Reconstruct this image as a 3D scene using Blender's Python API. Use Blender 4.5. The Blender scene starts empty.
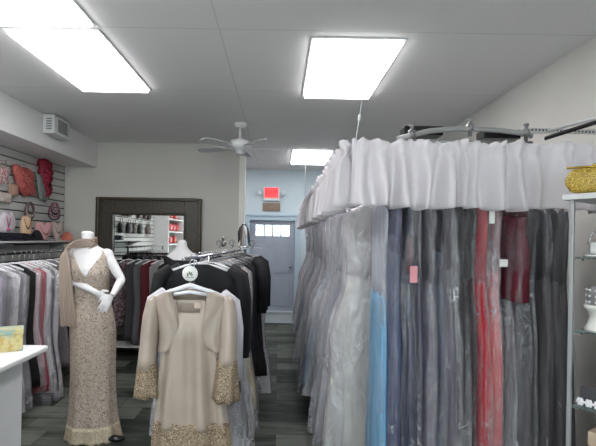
import bpy, math, random
from mathutils import Vector, Matrix, noise as mnoise
random.seed(7)
sc = bpy.context.scene
COL = sc.collection
PI = math.pi
H = 1.6            # eye height
F = 462.0          # focal length in pixels of the 596 px wide frame
ROLL = math.radians(1.0)
CH = 2.92          # ceiling height

def W(px, py, d):
    """world point of a spot measured in the photograph, at its distance d"""
    u = (px - 279) / F; v = (239 - py) / F
    c, s = math.cos(ROLL), math.sin(ROLL)
    return Vector(((u * c - v * s) * d, d, H + (u * s + v * c) * d))

# ------------------------------------------------------------------ camera
cam = bpy.data.cameras.new('camera'); co = bpy.data.objects.new('camera', cam); COL.objects.link(co)
c, s = math.cos(ROLL), math.sin(ROLL)
co.matrix_world = Matrix(((c, -s, 0, 0), (0, 0, -1, 0), (s, c, 0, H), (0, 0, 0, 1)))
cam.sensor_width = 36; cam.lens = F / 596 * 36
cam.shift_x = 19 / 596; cam.shift_y = 16 / 596
cam.clip_start = 0.05
sc.camera = co

# ------------------------------------------------------------------ materials
MC = {}
def lin(c):
    def f(x):
        x /= 255.0
        return x / 12.92 if x <= .04045 else ((x + .055) / 1.055) ** 2.4
    return (f(c[0]), f(c[1]), f(c[2]), 1)
def newmat(name):
    m = bpy.data.materials.new(name); m.use_nodes = True
    nt = m.node_tree; b = nt.nodes['Principled BSDF']
    return m, nt, b
def mixcol(nt, fac, a, b):
    n = nt.nodes.new('ShaderNodeMix'); n.data_type = 'RGBA'
    n.inputs[6].default_value = a; n.inputs[7].default_value = b
    nt.links.new(fac, n.inputs[0]); return n.outputs[2]
def coords(nt, scale=(1, 1, 1), vary=False):
    t = nt.nodes.new('ShaderNodeTexCoord'); mp = nt.nodes.new('ShaderNodeMapping')
    mp.inputs['Scale'].default_value = scale
    if vary:
        oi = nt.nodes.new('ShaderNodeObjectInfo'); mu = nt.nodes.new('ShaderNodeMath'); mu.operation = 'MULTIPLY'; mu.inputs[1].default_value = 40
        nt.links.new(oi.outputs['Random'], mu.inputs[0]); nt.links.new(mu.outputs[0], mp.inputs['Location'])
    nt.links.new(t.outputs['Object'], mp.inputs['Vector']); return mp.outputs['Vector']
def noise(nt, vec, scale, detail=3, rough=.5):
    n = nt.nodes.new('ShaderNodeTexNoise'); n.inputs['Scale'].default_value = scale
    n.inputs['Detail'].default_value = detail; n.inputs['Roughness'].default_value = rough
    nt.links.new(vec, n.inputs['Vector']); return n.outputs['Fac']
def ramp(nt, fac, a, b):
    r = nt.nodes.new('ShaderNodeMapRange'); r.inputs[1].default_value = a; r.inputs[2].default_value = b
    nt.links.new(fac, r.inputs[0]); return r.outputs[0]
def bump(nt, b, h, strength, dist=.01):
    n = nt.nodes.new('ShaderNodeBump'); n.inputs['Strength'].default_value = strength; n.inputs['Distance'].default_value = dist
    nt.links.new(h, n.inputs['Height']); nt.links.new(n.outputs['Normal'], b.inputs['Normal'])

def plain(rgb, rough=.6, metal=0, var=.08, nscale=9, spec=.4, bmp=0):
    k = ('plain', rgb, rough, metal, var, nscale, spec, bmp)
    if k in MC: return MC[k]
    m, nt, b = newmat('surface')
    v = coords(nt); n = noise(nt, v, nscale)
    a = lin(rgb); d = tuple(max(0, x * (1 - var * 2.2)) for x in a[:3]) + (1,)
    nt.links.new(mixcol(nt, ramp(nt, n, .35, .65), d, a), b.inputs['Base Color'])
    b.inputs['Roughness'].default_value = rough; b.inputs['Metallic'].default_value = metal
    b.inputs['Specular IOR Level'].default_value = spec
    if bmp: bump(nt, b, noise(nt, v, nscale * 12), bmp, .004)
    MC[k] = m; return m
def cloth(rgb, rough=.75, var=.16, sheen=.0, stretch=.12):
    k = ('cloth', rgb, rough, var, sheen, stretch)
    if k in MC: return MC[k]
    m, nt, b = newmat('cloth')
    v = coords(nt, (1, 1, stretch)); n = noise(nt, v, 11, 3)
    a = lin(rgb); d = tuple(max(0, x * (1 - var * 2.2)) for x in a[:3]) + (1,)
    nt.links.new(mixcol(nt, ramp(nt, n, .3, .7), d, a), b.inputs['Base Color'])
    b.inputs['Roughness'].default_value = rough; b.inputs['Specular IOR Level'].default_value = .3
    b.inputs['Sheen Weight'].default_value = sheen
    bump(nt, b, noise(nt, v, 26, 2), .25, .01)
    MC[k] = m; return m
def lace(a, bcol, scale=60, rough=.6, lo=.02, hi=.16, warp=.06):
    k = ('lace', a, bcol, scale, lo, hi, warp)
    if k in MC: return MC[k]
    m, nt, b = newmat('lace')
    v = coords(nt)
    wn = nt.nodes.new('ShaderNodeTexNoise'); wn.inputs['Scale'].default_value = 18
    nt.links.new(v, wn.inputs['Vector'])
    ad = nt.nodes.new('ShaderNodeMix'); ad.data_type = 'RGBA'; ad.inputs[0].default_value = warp
    nt.links.new(v, ad.inputs[6]); nt.links.new(wn.outputs['Color'], ad.inputs[7])
    vo = nt.nodes.new('ShaderNodeTexVoronoi'); vo.feature = 'DISTANCE_TO_EDGE'; vo.inputs['Scale'].default_value = scale
    nt.links.new(ad.outputs[2], vo.inputs['Vector'])
    f = ramp(nt, vo.outputs['Distance'], lo, hi)
    nt.links.new(mixcol(nt, f, lin(a), lin(bcol)), b.inputs['Base Color'])
    b.inputs['Roughness'].default_value = rough
    bump(nt, b, vo.outputs['Distance'], .5, .006)
    MC[k] = m; return m
def floral(base, spots, scale=30):
    k = ('floral', base, spots, scale)
    if k in MC: return MC[k]
    m, nt, b = newmat('print')
    v = coords(nt); n = noise(nt, v, scale, 2)
    n2 = noise(nt, v, scale * .6, 1)
    c1 = nt.nodes.new('ShaderNodeMix'); c1.data_type = 'RGBA'
    nt.links.new(ramp(nt, n, .5, .56), c1.inputs[0]); c1.inputs[6].default_value = lin(base); c1.inputs[7].default_value = lin(spots[0])
    c2 = nt.nodes.new('ShaderNodeMix'); c2.data_type = 'RGBA'
    nt.links.new(ramp(nt, n2, .56, .6), c2.inputs[0]); nt.links.new(c1.outputs[2], c2.inputs[6]); c2.inputs[7].default_value = lin(spots[1])
    nt.links.new(c2.outputs[2], b.inputs['Base Color']); b.inputs['Roughness'].default_value = .7
    MC[k] = m; return m
def emit(rgb, st):
    k = ('emit', rgb, st)
    if k in MC: return MC[k]
    m, nt, b = newmat('lamp')
    b.inputs['Base Color'].default_value = lin(rgb); b.inputs['Emission Color'].default_value = lin(rgb)
    b.inputs['Emission Strength'].default_value = st
    MC[k] = m; return m
def film(tint=(225, 225, 232), lo=.2, hi=.62, rough=.16, scale=5):
    """thin clear garment-bag plastic: see-through, hazy and glossy, with creases and glints painted in as whiter lines"""
    k = ('film', tint, lo, hi, rough, scale)
    if k in MC: return MC[k]
    m, nt, b = newmat('plastic_film')
    v = coords(nt, (1.5, 1.5, .22), True); n = noise(nt, v, scale, 3, .5)
    b.inputs['Base Color'].default_value = lin(tint); b.inputs['Roughness'].default_value = rough
    b.inputs['Specular IOR Level'].default_value = 1.0
    b.inputs['Coat Weight'].default_value = .6; b.inputs['Coat Roughness'].default_value = .08
    v2 = coords(nt, (1.3, 1.3, .8), True); n2 = noise(nt, v2, 9, 2, .5)
    bump(nt, b, n2, 1.0, .06)
    n3 = noise(nt, coords(nt, (1.2, 1.2, .7), True), 13, 2, .5)
    ab = nt.nodes.new('ShaderNodeMath'); ab.operation = 'SUBTRACT'; ab.inputs[1].default_value = .5; nt.links.new(n3, ab.inputs[0])
    a2 = nt.nodes.new('ShaderNodeMath'); a2.operation = 'ABSOLUTE'; nt.links.new(ab.outputs[0], a2.inputs[0])
    rg = nt.nodes.new('ShaderNodeMapRange'); rg.inputs[1].default_value = 0; rg.inputs[2].default_value = .02; rg.inputs[3].default_value = 1; rg.inputs[4].default_value = 0
    nt.links.new(a2.outputs[0], rg.inputs[0])
    n4 = noise(nt, coords(nt, (1, 1, .6), True), 5, 2); g4 = ramp(nt, n4, .5, .7)
    cz = nt.nodes.new('ShaderNodeMath'); cz.operation = 'MULTIPLY'; nt.links.new(rg.outputs[0], cz.inputs[0]); nt.links.new(g4, cz.inputs[1])  # pale crease lines put into the opacity, standing in for glints
    tr = nt.nodes.new('ShaderNodeBsdfTransparent'); mx = nt.nodes.new('ShaderNodeMixShader')
    mr = nt.nodes.new('ShaderNodeMapRange'); mr.inputs[1].default_value = .35; mr.inputs[2].default_value = .68
    mr.inputs[3].default_value = lo; mr.inputs[4].default_value = hi
    nt.links.new(n, mr.inputs[0])
    ad = nt.nodes.new('ShaderNodeMath'); ad.operation = 'MULTIPLY_ADD'; ad.inputs[1].default_value = .6; ad.use_clamp = True
    nt.links.new(cz.outputs[0], ad.inputs[0]); nt.links.new(mr.outputs[0], ad.inputs[2])
    nt.links.new(ad.outputs[0], mx.inputs[0])
    nt.links.new(tr.outputs[0], mx.inputs[1]); nt.links.new(b.outputs[0], mx.inputs[2])
    nt.links.new(mx.outputs[0], nt.nodes['Material Output'].inputs['Surface'])
    MC[k] = m; return m
def sheer(rgb, op=.75, name='sheer_cloth'):
    k = ('sheer', rgb, op)
    if k in MC: return MC[k]
    m, nt, b = newmat(name)
    v = coords(nt, (1, 1, .15)); n = noise(nt, v, 25, 3)
    a = lin(rgb); d = tuple(x * .85 for x in a[:3]) + (1,)
    nt.links.new(mixcol(nt, n, d, a), b.inputs['Base Color']); b.inputs['Roughness'].default_value = .85
    b.inputs['Specular IOR Level'].default_value = .15
    tl = nt.nodes.new('ShaderNodeBsdfTranslucent'); tl.inputs[0].default_value = a
    m1 = nt.nodes.new('ShaderNodeMixShader'); m1.inputs[0].default_value = .3
    nt.links.new(b.outputs[0], m1.inputs[1]); nt.links.new(tl.outputs[0], m1.inputs[2])
    tr = nt.nodes.new('ShaderNodeBsdfTransparent'); mx = nt.nodes.new('ShaderNodeMixShader'); mx.inputs[0].default_value = op
    nt.links.new(tr.outputs[0], mx.inputs[1]); nt.links.new(m1.outputs[0], mx.inputs[2])
    nt.links.new(mx.outputs[0], nt.nodes['Material Output'].inputs['Surface'])
    MC[k] = m; return m
def glass(tint=(235, 242, 240), op=.1):
    k = ('glass', tint, op)
    if k in MC: return MC[k]
    m, nt, b = newmat('glass')
    b.inputs['Base Color'].default_value = lin(tint); b.inputs['Roughness'].default_value = .03
    b.inputs['Specular IOR Level'].default_value = .6
    tr = nt.nodes.new('ShaderNodeBsdfTransparent'); tr.inputs[0].default_value = lin(tint)
    lw = nt.nodes.new('ShaderNodeLayerWeight'); lw.inputs[0].default_value = .35
    mr = nt.nodes.new('ShaderNodeMapRange'); mr.inputs[3].default_value = op; mr.inputs[4].default_value = .7
    nt.links.new(lw.outputs['Fresnel'], mr.inputs[0])
    mx = nt.nodes.new('ShaderNodeMixShader'); nt.links.new(mr.outputs[0], mx.inputs[0])
    nt.links.new(tr.outputs[0], mx.inputs[1]); nt.links.new(b.outputs[0], mx.inputs[2])
    nt.links.new(mx.outputs[0], nt.nodes['Material Output'].inputs['Surface'])
    MC[k] = m; return m
def floor_mat():
    m, nt, b = newmat('floor_planks')
    v = coords(nt)
    br = nt.nodes.new('ShaderNodeTexBrick'); br.inputs['Scale'].default_value = 1
    br.inputs['Brick Width'].default_value = .62; br.inputs['Row Height'].default_value = .27
    br.inputs['Mortar Size'].default_value = .003; br.inputs['Color1'].default_value = (0, 0, 0, 1); br.inputs['Color2'].default_value = (1, 1, 1, 1)
    br.inputs['Mortar'].default_value = (0, 0, 0, 1); br.offset = .37
    nt.links.new(v, br.inputs['Vector'])
    vs = coords(nt, (1, 4.5, 1)); n = noise(nt, vs, 2.6, 4, .6)
    mth = nt.nodes.new('ShaderNodeMath'); mth.operation = 'MULTIPLY_ADD'; mth.inputs[1].default_value = .5
    sep = nt.nodes.new('ShaderNodeSeparateColor'); nt.links.new(br.outputs['Color'], sep.inputs[0])
    nt.links.new(sep.outputs[0], mth.inputs[0]); 
    m2 = nt.nodes.new('ShaderNodeMath'); m2.operation = 'MULTIPLY'; m2.inputs[1].default_value = .85
    nt.links.new(n, m2.inputs[0]); nt.links.new(m2.outputs[0], mth.inputs[2])
    cr = nt.nodes.new('ShaderNodeValToRGB'); e = cr.color_ramp.elements
    e[0].position = .2; e[0].color = lin((20, 21, 20)); e[1].position = .85; e[1].color = lin((104, 108, 100))
    k = cr.color_ramp.elements.new(.5); k.color = lin((48, 52, 47))
    nt.links.new(mth.outputs[0], cr.inputs[0]); nt.links.new(cr.outputs[0], b.inputs['Base Color'])
    b.inputs['Roughness'].default_value = .55; b.inputs['Specular IOR Level'].default_value = .2
    bump(nt, b, n, .1, .003)
    return m
def ceiling_mat():
    m, nt, b = newmat('ceiling_panels')
    v = coords(nt)
    br = nt.nodes.new('ShaderNodeTexBrick'); br.inputs['Scale'].default_value = 1; br.offset = 0
    br.inputs['Brick Width'].default_value = 2.44; br.inputs['Row Height'].default_value = 1.22
    br.inputs['Mortar Size'].default_value = .006; br.inputs['Mortar Smooth'].default_value = .4
    for kk, cc in (('Color1', (232, 231, 231)), ('Color2', (230, 229, 229)), ('Mortar', (212, 212, 212))): br.inputs[kk].default_value = lin(cc)
    mp = nt.nodes.new('ShaderNodeMapping'); mp.inputs['Location'].default_value = (.4, .74, 0)
    nt.links.new(v, mp.inputs['Vector']); nt.links.new(mp.outputs[0], br.inputs['Vector'])
    nt.links.new(br.outputs['Color'], b.inputs['Base Color']); b.inputs['Roughness'].default_value = .9
    bump(nt, b, noise(nt, v, 60), .15, .004)
    return m

WHITE = plain((226, 226, 228), .45, var=.03)
WHITEMETAL = plain((215, 215, 218), .35, var=.03)
CHROME = plain((190, 190, 195), .22, 1, .03)
GREYMETAL = plain((150, 150, 152), .4, .6, .04)
BLACK = plain((24, 24, 26), .45, var=.1)
BLACKMETAL = plain((38, 38, 40), .35, .5, .05)

# ------------------------------------------------------------------ mesh builder
class MB:
    def __init__(s): s.v = []; s.f = []; s.mi = []; s.cur = 0
    def add(s, vs, fs):
        o = len(s.v); s.v += [tuple(p) for p in vs]
        for f in fs: s.f.append(tuple(i + o for i in f)); s.mi.append(s.cur)
        return s
    def box(s, c, d, rz=0, ry=0, rx=0):
        R = Matrix.Rotation(rz, 3, 'Z') @ Matrix.Rotation(ry, 3, 'Y') @ Matrix.Rotation(rx, 3, 'X')
        vs = [Vector(c) + R @ Vector((x * d[0] / 2, y * d[1] / 2, z * d[2] / 2)) for x in (-1, 1) for y in (-1, 1) for z in (-1, 1)]
        return s.add(vs, [(0, 1, 3, 2), (4, 6, 7, 5), (0, 4, 5, 1), (2, 3, 7, 6), (0, 2, 6, 4), (1, 5, 7, 3)])
    def bb(s, x0, x1, y0, y1, z0, z1):
        return s.box(((x0 + x1) / 2, (y0 + y1) / 2, (z0 + z1) / 2), (x1 - x0, y1 - y0, z1 - z0))
    def loft(s, rings, cap=True, closed=True):
        n = len(rings[0]); vs = [p for r in rings for p in r]; fs = []
        for i in range(len(rings) - 1):
            for j in range(n if closed else n - 1):
                a = i * n + j; b_ = i * n + (j + 1) % n
                fs.append((a, b_, b_ + n, a + n))
        if cap and closed:
            fs.append(tuple(range(n - 1, -1, -1))); fs.append(tuple((len(rings) - 1) * n + j for j in range(n)))
        return s.add(vs, fs)
    def tube(s, path, r, seg=8, squash=1, up=None):
        P = [Vector(p) for p in path]; n = len(P)
        R = r if isinstance(r, (list, tuple)) else [r] * n
        rings = []; prev = None
        for i in range(n):
            t = (P[min(i + 1, n - 1)] - P[max(i - 1, 0)]).normalized()
            if prev is None:
                a = Vector(up) if up else (Vector((0, 0, 1)) if abs(t.z) < .9 else Vector((0, 1, 0)))
            else: a = prev
            a = (a - t * a.dot(t)).normalized(); b_ = t.cross(a); prev = a
            rings.append([P[i] + (a * math.cos(q) + b_ * math.sin(q) * squash) * R[i] for q in [2 * PI * k / seg for k in range(seg)]])
        return s.loft(rings)
    def lathe(s, prof, c=(0, 0, 0), seg=20, axis='Z'):
        rings = []
        for r, z in prof:
            ring = []
            for k in range(seg):
                q = 2 * PI * k / seg; p = (r * math.cos(q), r * math.sin(q), z)
                if axis == 'Y': p = (p[0], -p[2], p[1])
                if axis == 'X': p = (p[2], p[0], p[1])
                ring.append(Vector(p) + Vector(c))
            rings.append(ring)
        return s.loft(rings)
    def ball(s, c, r, seg=10, sc_=(1, 1, 1)):
        rings = []
        for i in range(seg // 2 + 1):
            a = PI * max(.02, min(.98, i / (seg // 2))) - PI / 2
            rings.append([Vector(c) + Vector((r * sc_[0] * math.cos(a) * math.cos(q), r * sc_[1] * math.cos(a) * math.sin(q), r * sc_[2] * math.sin(a))) for q in [2 * PI * k / seg for k in range(seg)]])
        return s.loft(rings)
    def prism(s, pts, th, plane='XZ', off=0):
        """outline extruded by th; plane XZ (depth Y) or YZ (depth X)"""
        n = len(pts); vs = []
        for e in (off - th / 2, off + th / 2):
            for a, b_ in pts: vs.append((a, e, b_) if plane == 'XZ' else (e, a, b_) if plane == 'YZ' else (a, b_, e))
        fs = [tuple(range(n)), tuple(range(2 * n - 1, n - 1, -1))]
        for i in range(n): fs.append((i, i + n, (i + 1) % n + n, (i + 1) % n))
        return s.add(vs, fs)
    def grid(s, rows, thick=0):
        return s.loft(rings=rows, cap=False, closed=False)
    def build(s, name, mats, parent=None, smooth=True, bevel=0, solid=0, sub=0, loc=None, rot=None, remesh=0, kind=None):
        me = bpy.data.meshes.new(name); me.from_pydata(s.v, [], s.f); me.validate(); me.update()
        for m in (mats if isinstance(mats, (list, tuple)) else [mats]): me.materials.append(m)
        for p, i in zip(me.polygons, s.mi): p.material_index = i; p.use_smooth = smooth
        import bmesh
        bm = bmesh.new(); bm.from_mesh(me); bmesh.ops.recalc_face_normals(bm, faces=bm.faces); bm.to_mesh(me); bm.free()
        o = bpy.data.objects.new(name, me); COL.objects.link(o)
        if parent is not None: o.parent = parent
        if loc is not None: o.location = loc
        if rot is not None: o.rotation_euler = rot
        if remesh:
            q = o.modifiers.new('remesh', 'REMESH'); q.mode = 'VOXEL'; q.voxel_size = remesh; q.use_smooth_shade = True
            q = o.modifiers.new('smooth', 'SMOOTH'); q.iterations = 5; q.factor = .5
        if solid:
            q = o.modifiers.new('solid', 'SOLIDIFY'); q.thickness = solid; q.offset = 0
        if bevel:
            q = o.modifiers.new('bevel', 'BEVEL'); q.width = bevel; q.segments = 2; q.limit_method = 'ANGLE'; q.angle_limit = math.radians(40)
            if smooth:
                pass
        if sub:
            q = o.modifiers.new('sub', 'SUBSURF'); q.levels = sub; q.render_levels = sub
        if kind: o['kind'] = kind
        return o
def tag(o, label, cat, group=None, kind=None):
    o['label'] = label; o['category'] = cat
    if group: o['group'] = group
    if kind: o['kind'] = kind
    return o
def thing(name, label, cat, loc=(0, 0, 0), rz=0, group=None):
    o = bpy.data.objects.new(name, None); COL.objects.link(o); o.empty_display_size = .1
    o.location = loc; o.rotation_euler = (0, 0, rz)
    return tag(o, label, cat, group)
def struct(name, mb, m, parent=None, smooth=False, bevel=0):
    return mb.build(name, m, parent, smooth=smooth, bevel=bevel, kind='structure' if parent is None else None)
def copy_tree(o, parent=None):
    q = o.copy(); COL.objects.link(q)
    if parent is not None: q.parent = parent
    for ch in list(o.children): copy_tree(ch, q)
    return q

# ------------------------------------------------------------------ the room
XL, XR, YB, YE, YF = -3.03, 1.98, 6.5, 8.8, -3.5
WALLG = plain((206, 202, 196), .85, var=.02, nscale=2)
WALLR = plain((214, 211, 206), .85, var=.02, nscale=2)
WALLB = plain((204, 217, 226), .8, var=.02, nscale=2)
struct('floor', MB().bb(XL - .2, XR + .2, YF - .2, YE + .2, -.1, 0), floor_mat())
struct('ceiling', MB().bb(XL - .2, XR + .2, YF - .2, YE + .2, CH, CH + .1), ceiling_mat())
# slatwall on the left
m = MB()
m.cur = 0
m.bb(XL - .12, XL - .028, YF, YE, 0, CH)
m.cur = 1
z = .12
while z < 2.53:
    m.bb(XL - .03, XL, YF + .02, YB - .005, z, z + .082); z += .098
struct('wall_left', m, [plain((66, 66, 68), .8), plain((205, 204, 203), .6, var=.02)])
struct('wall_back', MB().bb(XL, -.575, YB, YB + .12, 0, CH), WALLG)
struct('trim_1', MB().bb(-.575, -.49, YB - .012, YB + .13, 0, CH), plain((238, 234, 228), .6, var=.02), bevel=.004)
struct('wall_right', MB().bb(XR, XR + .1, YF, YE, 0, CH), WALLR)
# exit wall with the doorway
dx0, dx1, dz1 = -.56, .3, 1.95
m = MB().bb(XL, dx0, YE, YE + .12, 0, CH).bb(dx1, XR, YE, YE + .12, 0, CH).bb(dx0, dx1, YE, YE + .12, dz1, CH).bb(dx0, dx1, YE, YE + .12, 0, .2)
struct('wall_exit', m, WALLB)
# front of the shop with its display window (behind the camera)
m = MB().bb(XL, -2.4, YF - .1, YF, 0, CH).bb(1.5, XR, YF - .1, YF, 0, CH).bb(-2.4, 1.5, YF - .1, YF, 0, .5).bb(-2.4, 1.5, YF - .1, YF, 2.45, CH)
struct('wall_front', m, WALLR)
wn = struct('window_1', MB().bb(-2.4, 1.5, YF - .07, YF - .03, .5, .56).bb(-2.4, 1.5, YF - .07, YF - .03, 2.39, 2.45).bb(-2.4, -2.34, YF - .07, YF - .03, .56, 2.39).bb(1.44, 1.5, YF - .07, YF - .03, .56, 2.39).bb(-.48, -.42, YF - .07, YF - .03, .56, 2.39), GREYMETAL)
MB().bb(-2.34, 1.44, YF - .055, YF - .045, .56, 2.39).build('pane', glass(op=.05), wn, smooth=False)
struct('baseboard_back', MB().bb(XL, -.55, YB - .015, YB, 0, .1), plain((70, 68, 66), .6), bevel=.003)
struct('baseboard_right', MB().bb(XR - .015, XR, YF, YE, 0, .1), plain((70, 68, 66), .6), bevel=.003)
struct('baseboard_exit', MB().bb(dx0 - .1, dx1 + .12, YE - .02, YE, 0, .22).bb(dx0 - .1, dx1 + .12, YE - .04, YE, .2, .235), plain((205, 214, 222), .5, var=.02), bevel=.004)
# soffit over the slatwall
struct('trim_2', MB().bb(XL, -2.58, YF, YB, 2.56, CH), plain((232, 231, 231), .8, var=.02, nscale=2), bevel=.005)
# exit door: stiles, rails, four lites, handle
D = plain((160, 167, 182), .5, var=.03)
yd = YE + .05
m = MB()
m.bb(dx0, dx1, yd - .02, yd + .02, .2, 1.66).bb(dx0, dx1, yd - .02, yd + .02, 1.86, dz1)
lx = [dx0 + .12 + i * .1575 for i in range(5)]
m.bb(dx0, dx0 + .12, yd - .02, yd + .02, 1.66, 1.86).bb(dx1 - .11, dx1, yd - .02, yd + .02, 1.66, 1.86)
for i in range(1, 4): m.bb(lx[i] - .016, lx[i] + .016, yd - .02, yd + .02, 1.66, 1.86)
for (a, b_, z0, z1) in ((dx0 + .1, -.16, .95, 1.5), (-.1, dx1 - .1, .95, 1.5), (dx0 + .1, -.16, .32, .85), (-.1, dx1 - .1, .32, .85)):
    m.bb(a, b_, yd - .03, yd - .015, z0, z1)
door = m.build('door_1', D, smooth=False, bevel=.004, kind='structure')
MB().bb(dx0 - .09, dx0, YE - .03, YE + .03, .2, dz1 + .08).bb(dx1, dx1 + .09, YE - .03, YE + .03, .2, dz1 + .08).bb(dx0, dx1, YE - .03, YE + .03, dz1, dz1 + .08).bb(dx0 - .14, dx1 + .14, YE - .05, YE - .01, dz1 + .08, dz1 + .12).build('door_frame', plain((180, 200, 216), .5, var=.02), door, smooth=False, bevel=.004)
for i in range(4): MB().bb(lx[i] + .016, lx[i + 1] - .016, yd - .004, yd + .004, 1.66, 1.86).build('pane', glass(op=.04), door, smooth=False)
MB().lathe([(.001, 0), (.028, 0), (.028, .008), (.012, .012), (.012, .04), (.03, .05), (.03, .075), (.001, .085)], (dx1 - .07, yd - .02, 1.08), 14, 'Y').build('door_handle', CHROME, door)

# ------------------------------------------------------------------ ceiling lights
def light(x0, x1, y0, y1, label, group='recessed ceiling light panels'):
    t = thing('ceiling_light', label, 'ceiling light', ((x0 + x1) / 2, (y0 + y1) / 2, CH), 0, group)
    a, b_ = (x1 - x0) / 2, (y1 - y0) / 2
    m = MB()
    m.bb(-a, -a + .02, -b_, b_, -.012, -.001).bb(a - .02, a, -b_, b_, -.012, -.001).bb(-a + .02, a - .02, -b_, -b_ + .02, -.012, -.001).bb(-a + .02, a - .02, b_ - .02, b_, -.012, -.001)
    m.build('frame', WHITEMETAL, t, smooth=False)
    MB().bb(-a + .02, a - .02, -b_ + .02, b_ - .02, -.032, -.002).build('diffuser', emit((255, 255, 255), LAMP), t, smooth=False)  # dropped below its frame so the glowing sides brighten the ceiling
LAMP = 11.5
light(-1.79, -1.17, 2.95, 4.15, 'white rectangular ceiling light panel, upper left, whole panel in view')
light(-1.79, -1.17, 1.66, 2.88, 'white ceiling light panel cut off by the top left corner of the picture')
light(.19, .81, 3.0, 4.23, 'bright rectangular ceiling light panel above the grey curtained gown rack')
light(.17, .78, 6.75, 7.97, 'small far ceiling light panel near the exit, right of the fan')
light(-1.9, -1.28, 7.2, 8.42, 'added unseen light panel in the back hall, brightening the exit wall')  # unseen lamp behind the mirror wall, added to brighten the exit wall
for (x, y) in ((.2, -.75), (-1.78, -.8), (-1.78, -2.6), (.2, -2.6)):
    light(x, x + .62, y, y + 1.22, 'ceiling light panel in the front half of the shop, behind the viewer')

# ------------------------------------------------------------------ ceiling fan
fd = 5.3; fp = W(240, 146, fd)
t = thing('ceiling_fan', 'white five-blade ceiling fan on a short rod near the back wall', 'ceiling fan', (fp.x, fd, CH))
FW = plain((222, 222, 222), .4, var=.02)
hz = fp.z - CH
MB().lathe([(.001, -.001), (.07, -.001), (.075, -.02), (.05, -.05), (.02, -.06), (.001, -.06)]).build('canopy', FW, t)
MB().lathe([(.012, -.05), (.012, hz + .08)], seg=10).build('downrod', FW, t)
MB().lathe([(.001, hz + .095), (.03, hz + .095), (.035, hz + .075), (.1, hz + .06), (.125, hz + .03), (.125, hz - .01), (.1, hz - .04), (.06, hz - .05), (.055, hz - .085), (.045, hz - .1), (.001, hz - .1)], seg=28).build('motor_housing', FW, t)
for k in range(5):
    a = math.radians(13 + 72 * k)
    rows = []
    bl = MB()
    out = [(.17, -.05), (.3, -.066), (.5, -.068), (.55, -.05), (.565, 0), (.55, .05), (.5, .068), (.3, .066), (.17, .05)]
    bl.prism(out, .009, 'XY', 0)
    R = Matrix.Rotation(a, 4, 'Z') @ Matrix.Rotation(math.radians(11), 4, 'X')
    bl.v = [tuple(R @ Vector(p) + Vector((0, 0, hz - .02))) for p in bl.v]
    b_ = bl.build('blade', plain((205, 205, 206), .45, var=.02), t, smooth=False, bevel=.002)
    ir = MB().box((.14, 0, -.008), (.13, .03, .006)).box((.2, 0, -.008), (.03, .08, .006))
    ir.v = [tuple(R @ Vector(p) + Vector((0, 0, hz - .02))) for p in ir.v]
    ir.build('blade_bracket', FW, b_, smooth=False)

# ------------------------------------------------------------------ exit sign etc
ep = W(271.5, 194, YE - .03)
t = thing('exit_sign', 'red lit exit sign with two white emergency lamps above the far door', 'exit sign', (ep.x, YE, ep.z))
MB().bb(-.16, .16, -.06, -.001, -.13, .13).build('housing', plain((222, 226, 230), .4, var=.02), t, smooth=False, bevel=.006)
MB().bb(-.13, .13, -.066, -.06, -.075, .115).build('face', emit((255, 70, 75), .95), t, smooth=False)
def textmesh(txt, size, ext):
    cu = bpy.data.curves.new('lettering', 'FONT'); cu.body = txt; cu.size = size; cu.extrude = ext; cu.align_x = 'CENTER'; cu.align_y = 'CENTER'
    tmp = bpy.data.objects.new('lettering', cu); COL.objects.link(tmp)
    me = bpy.data.meshes.new_from_object(tmp.evaluated_get(bpy.context.evaluated_depsgraph_get()))
    bpy.data.objects.remove(tmp); bpy.data.curves.remove(cu); return me
me = textmesh('EXIT', .11, .001); me.materials.append(emit((150, 10, 20), .5))
o = bpy.data.objects.new('lettering', me); COL.objects.link(o); o.parent = t; o.location = (0, -.0675, .018); o.rotation_euler = (PI / 2, 0, 0)
for sx in (-1, 1):
    MB().lathe([(.001, 0), (.03, 0), (.058, .05), (.055, .06), (.001, .058)], (sx * .22, -.04, .02), 16, 'Y').tube([(sx * .155, -.03, .0), (sx * .2, -.04, .015)], .014).build('lamp_head', plain((205, 215, 222), .35, var=.02), t)
bp = W(271.5, 207, YE - .02)
t = MB().bb(-.165, .165, -.03, -.001, -.075, .075).bb(-.15, .15, -.034, -.03, -.06, .06).build('wall_plaque', plain((150, 128, 112), .6, var=.12, nscale=14), smooth=False, bevel=.004, loc=(bp.x, YE, bp.z))
tag(t, 'brown rectangular plaque on the wall just under the exit sign', 'plaque')
# box on the soffit
vp = W(55, 129, 5.25)
t = thing('soffit_box', 'white square vented box on the front of the left soffit', 'vent box', (-2.58, 5.2, vp.z))
MB().bb(0.001, .13, -.2, .17, -.1, .1).build('housing', plain((214, 214, 214), .5, var=.02), t, smooth=False, bevel=.006)
m = MB()
for k in range(5): m.bb(.04, .1, -.2035, -.2005, -.06 + k * .027, -.045 + k * .027)
m.bb(.13, .134, -.12, .1, -.07, .07).build('grille', plain((140, 140, 142), .5), t, smooth=False)

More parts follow.
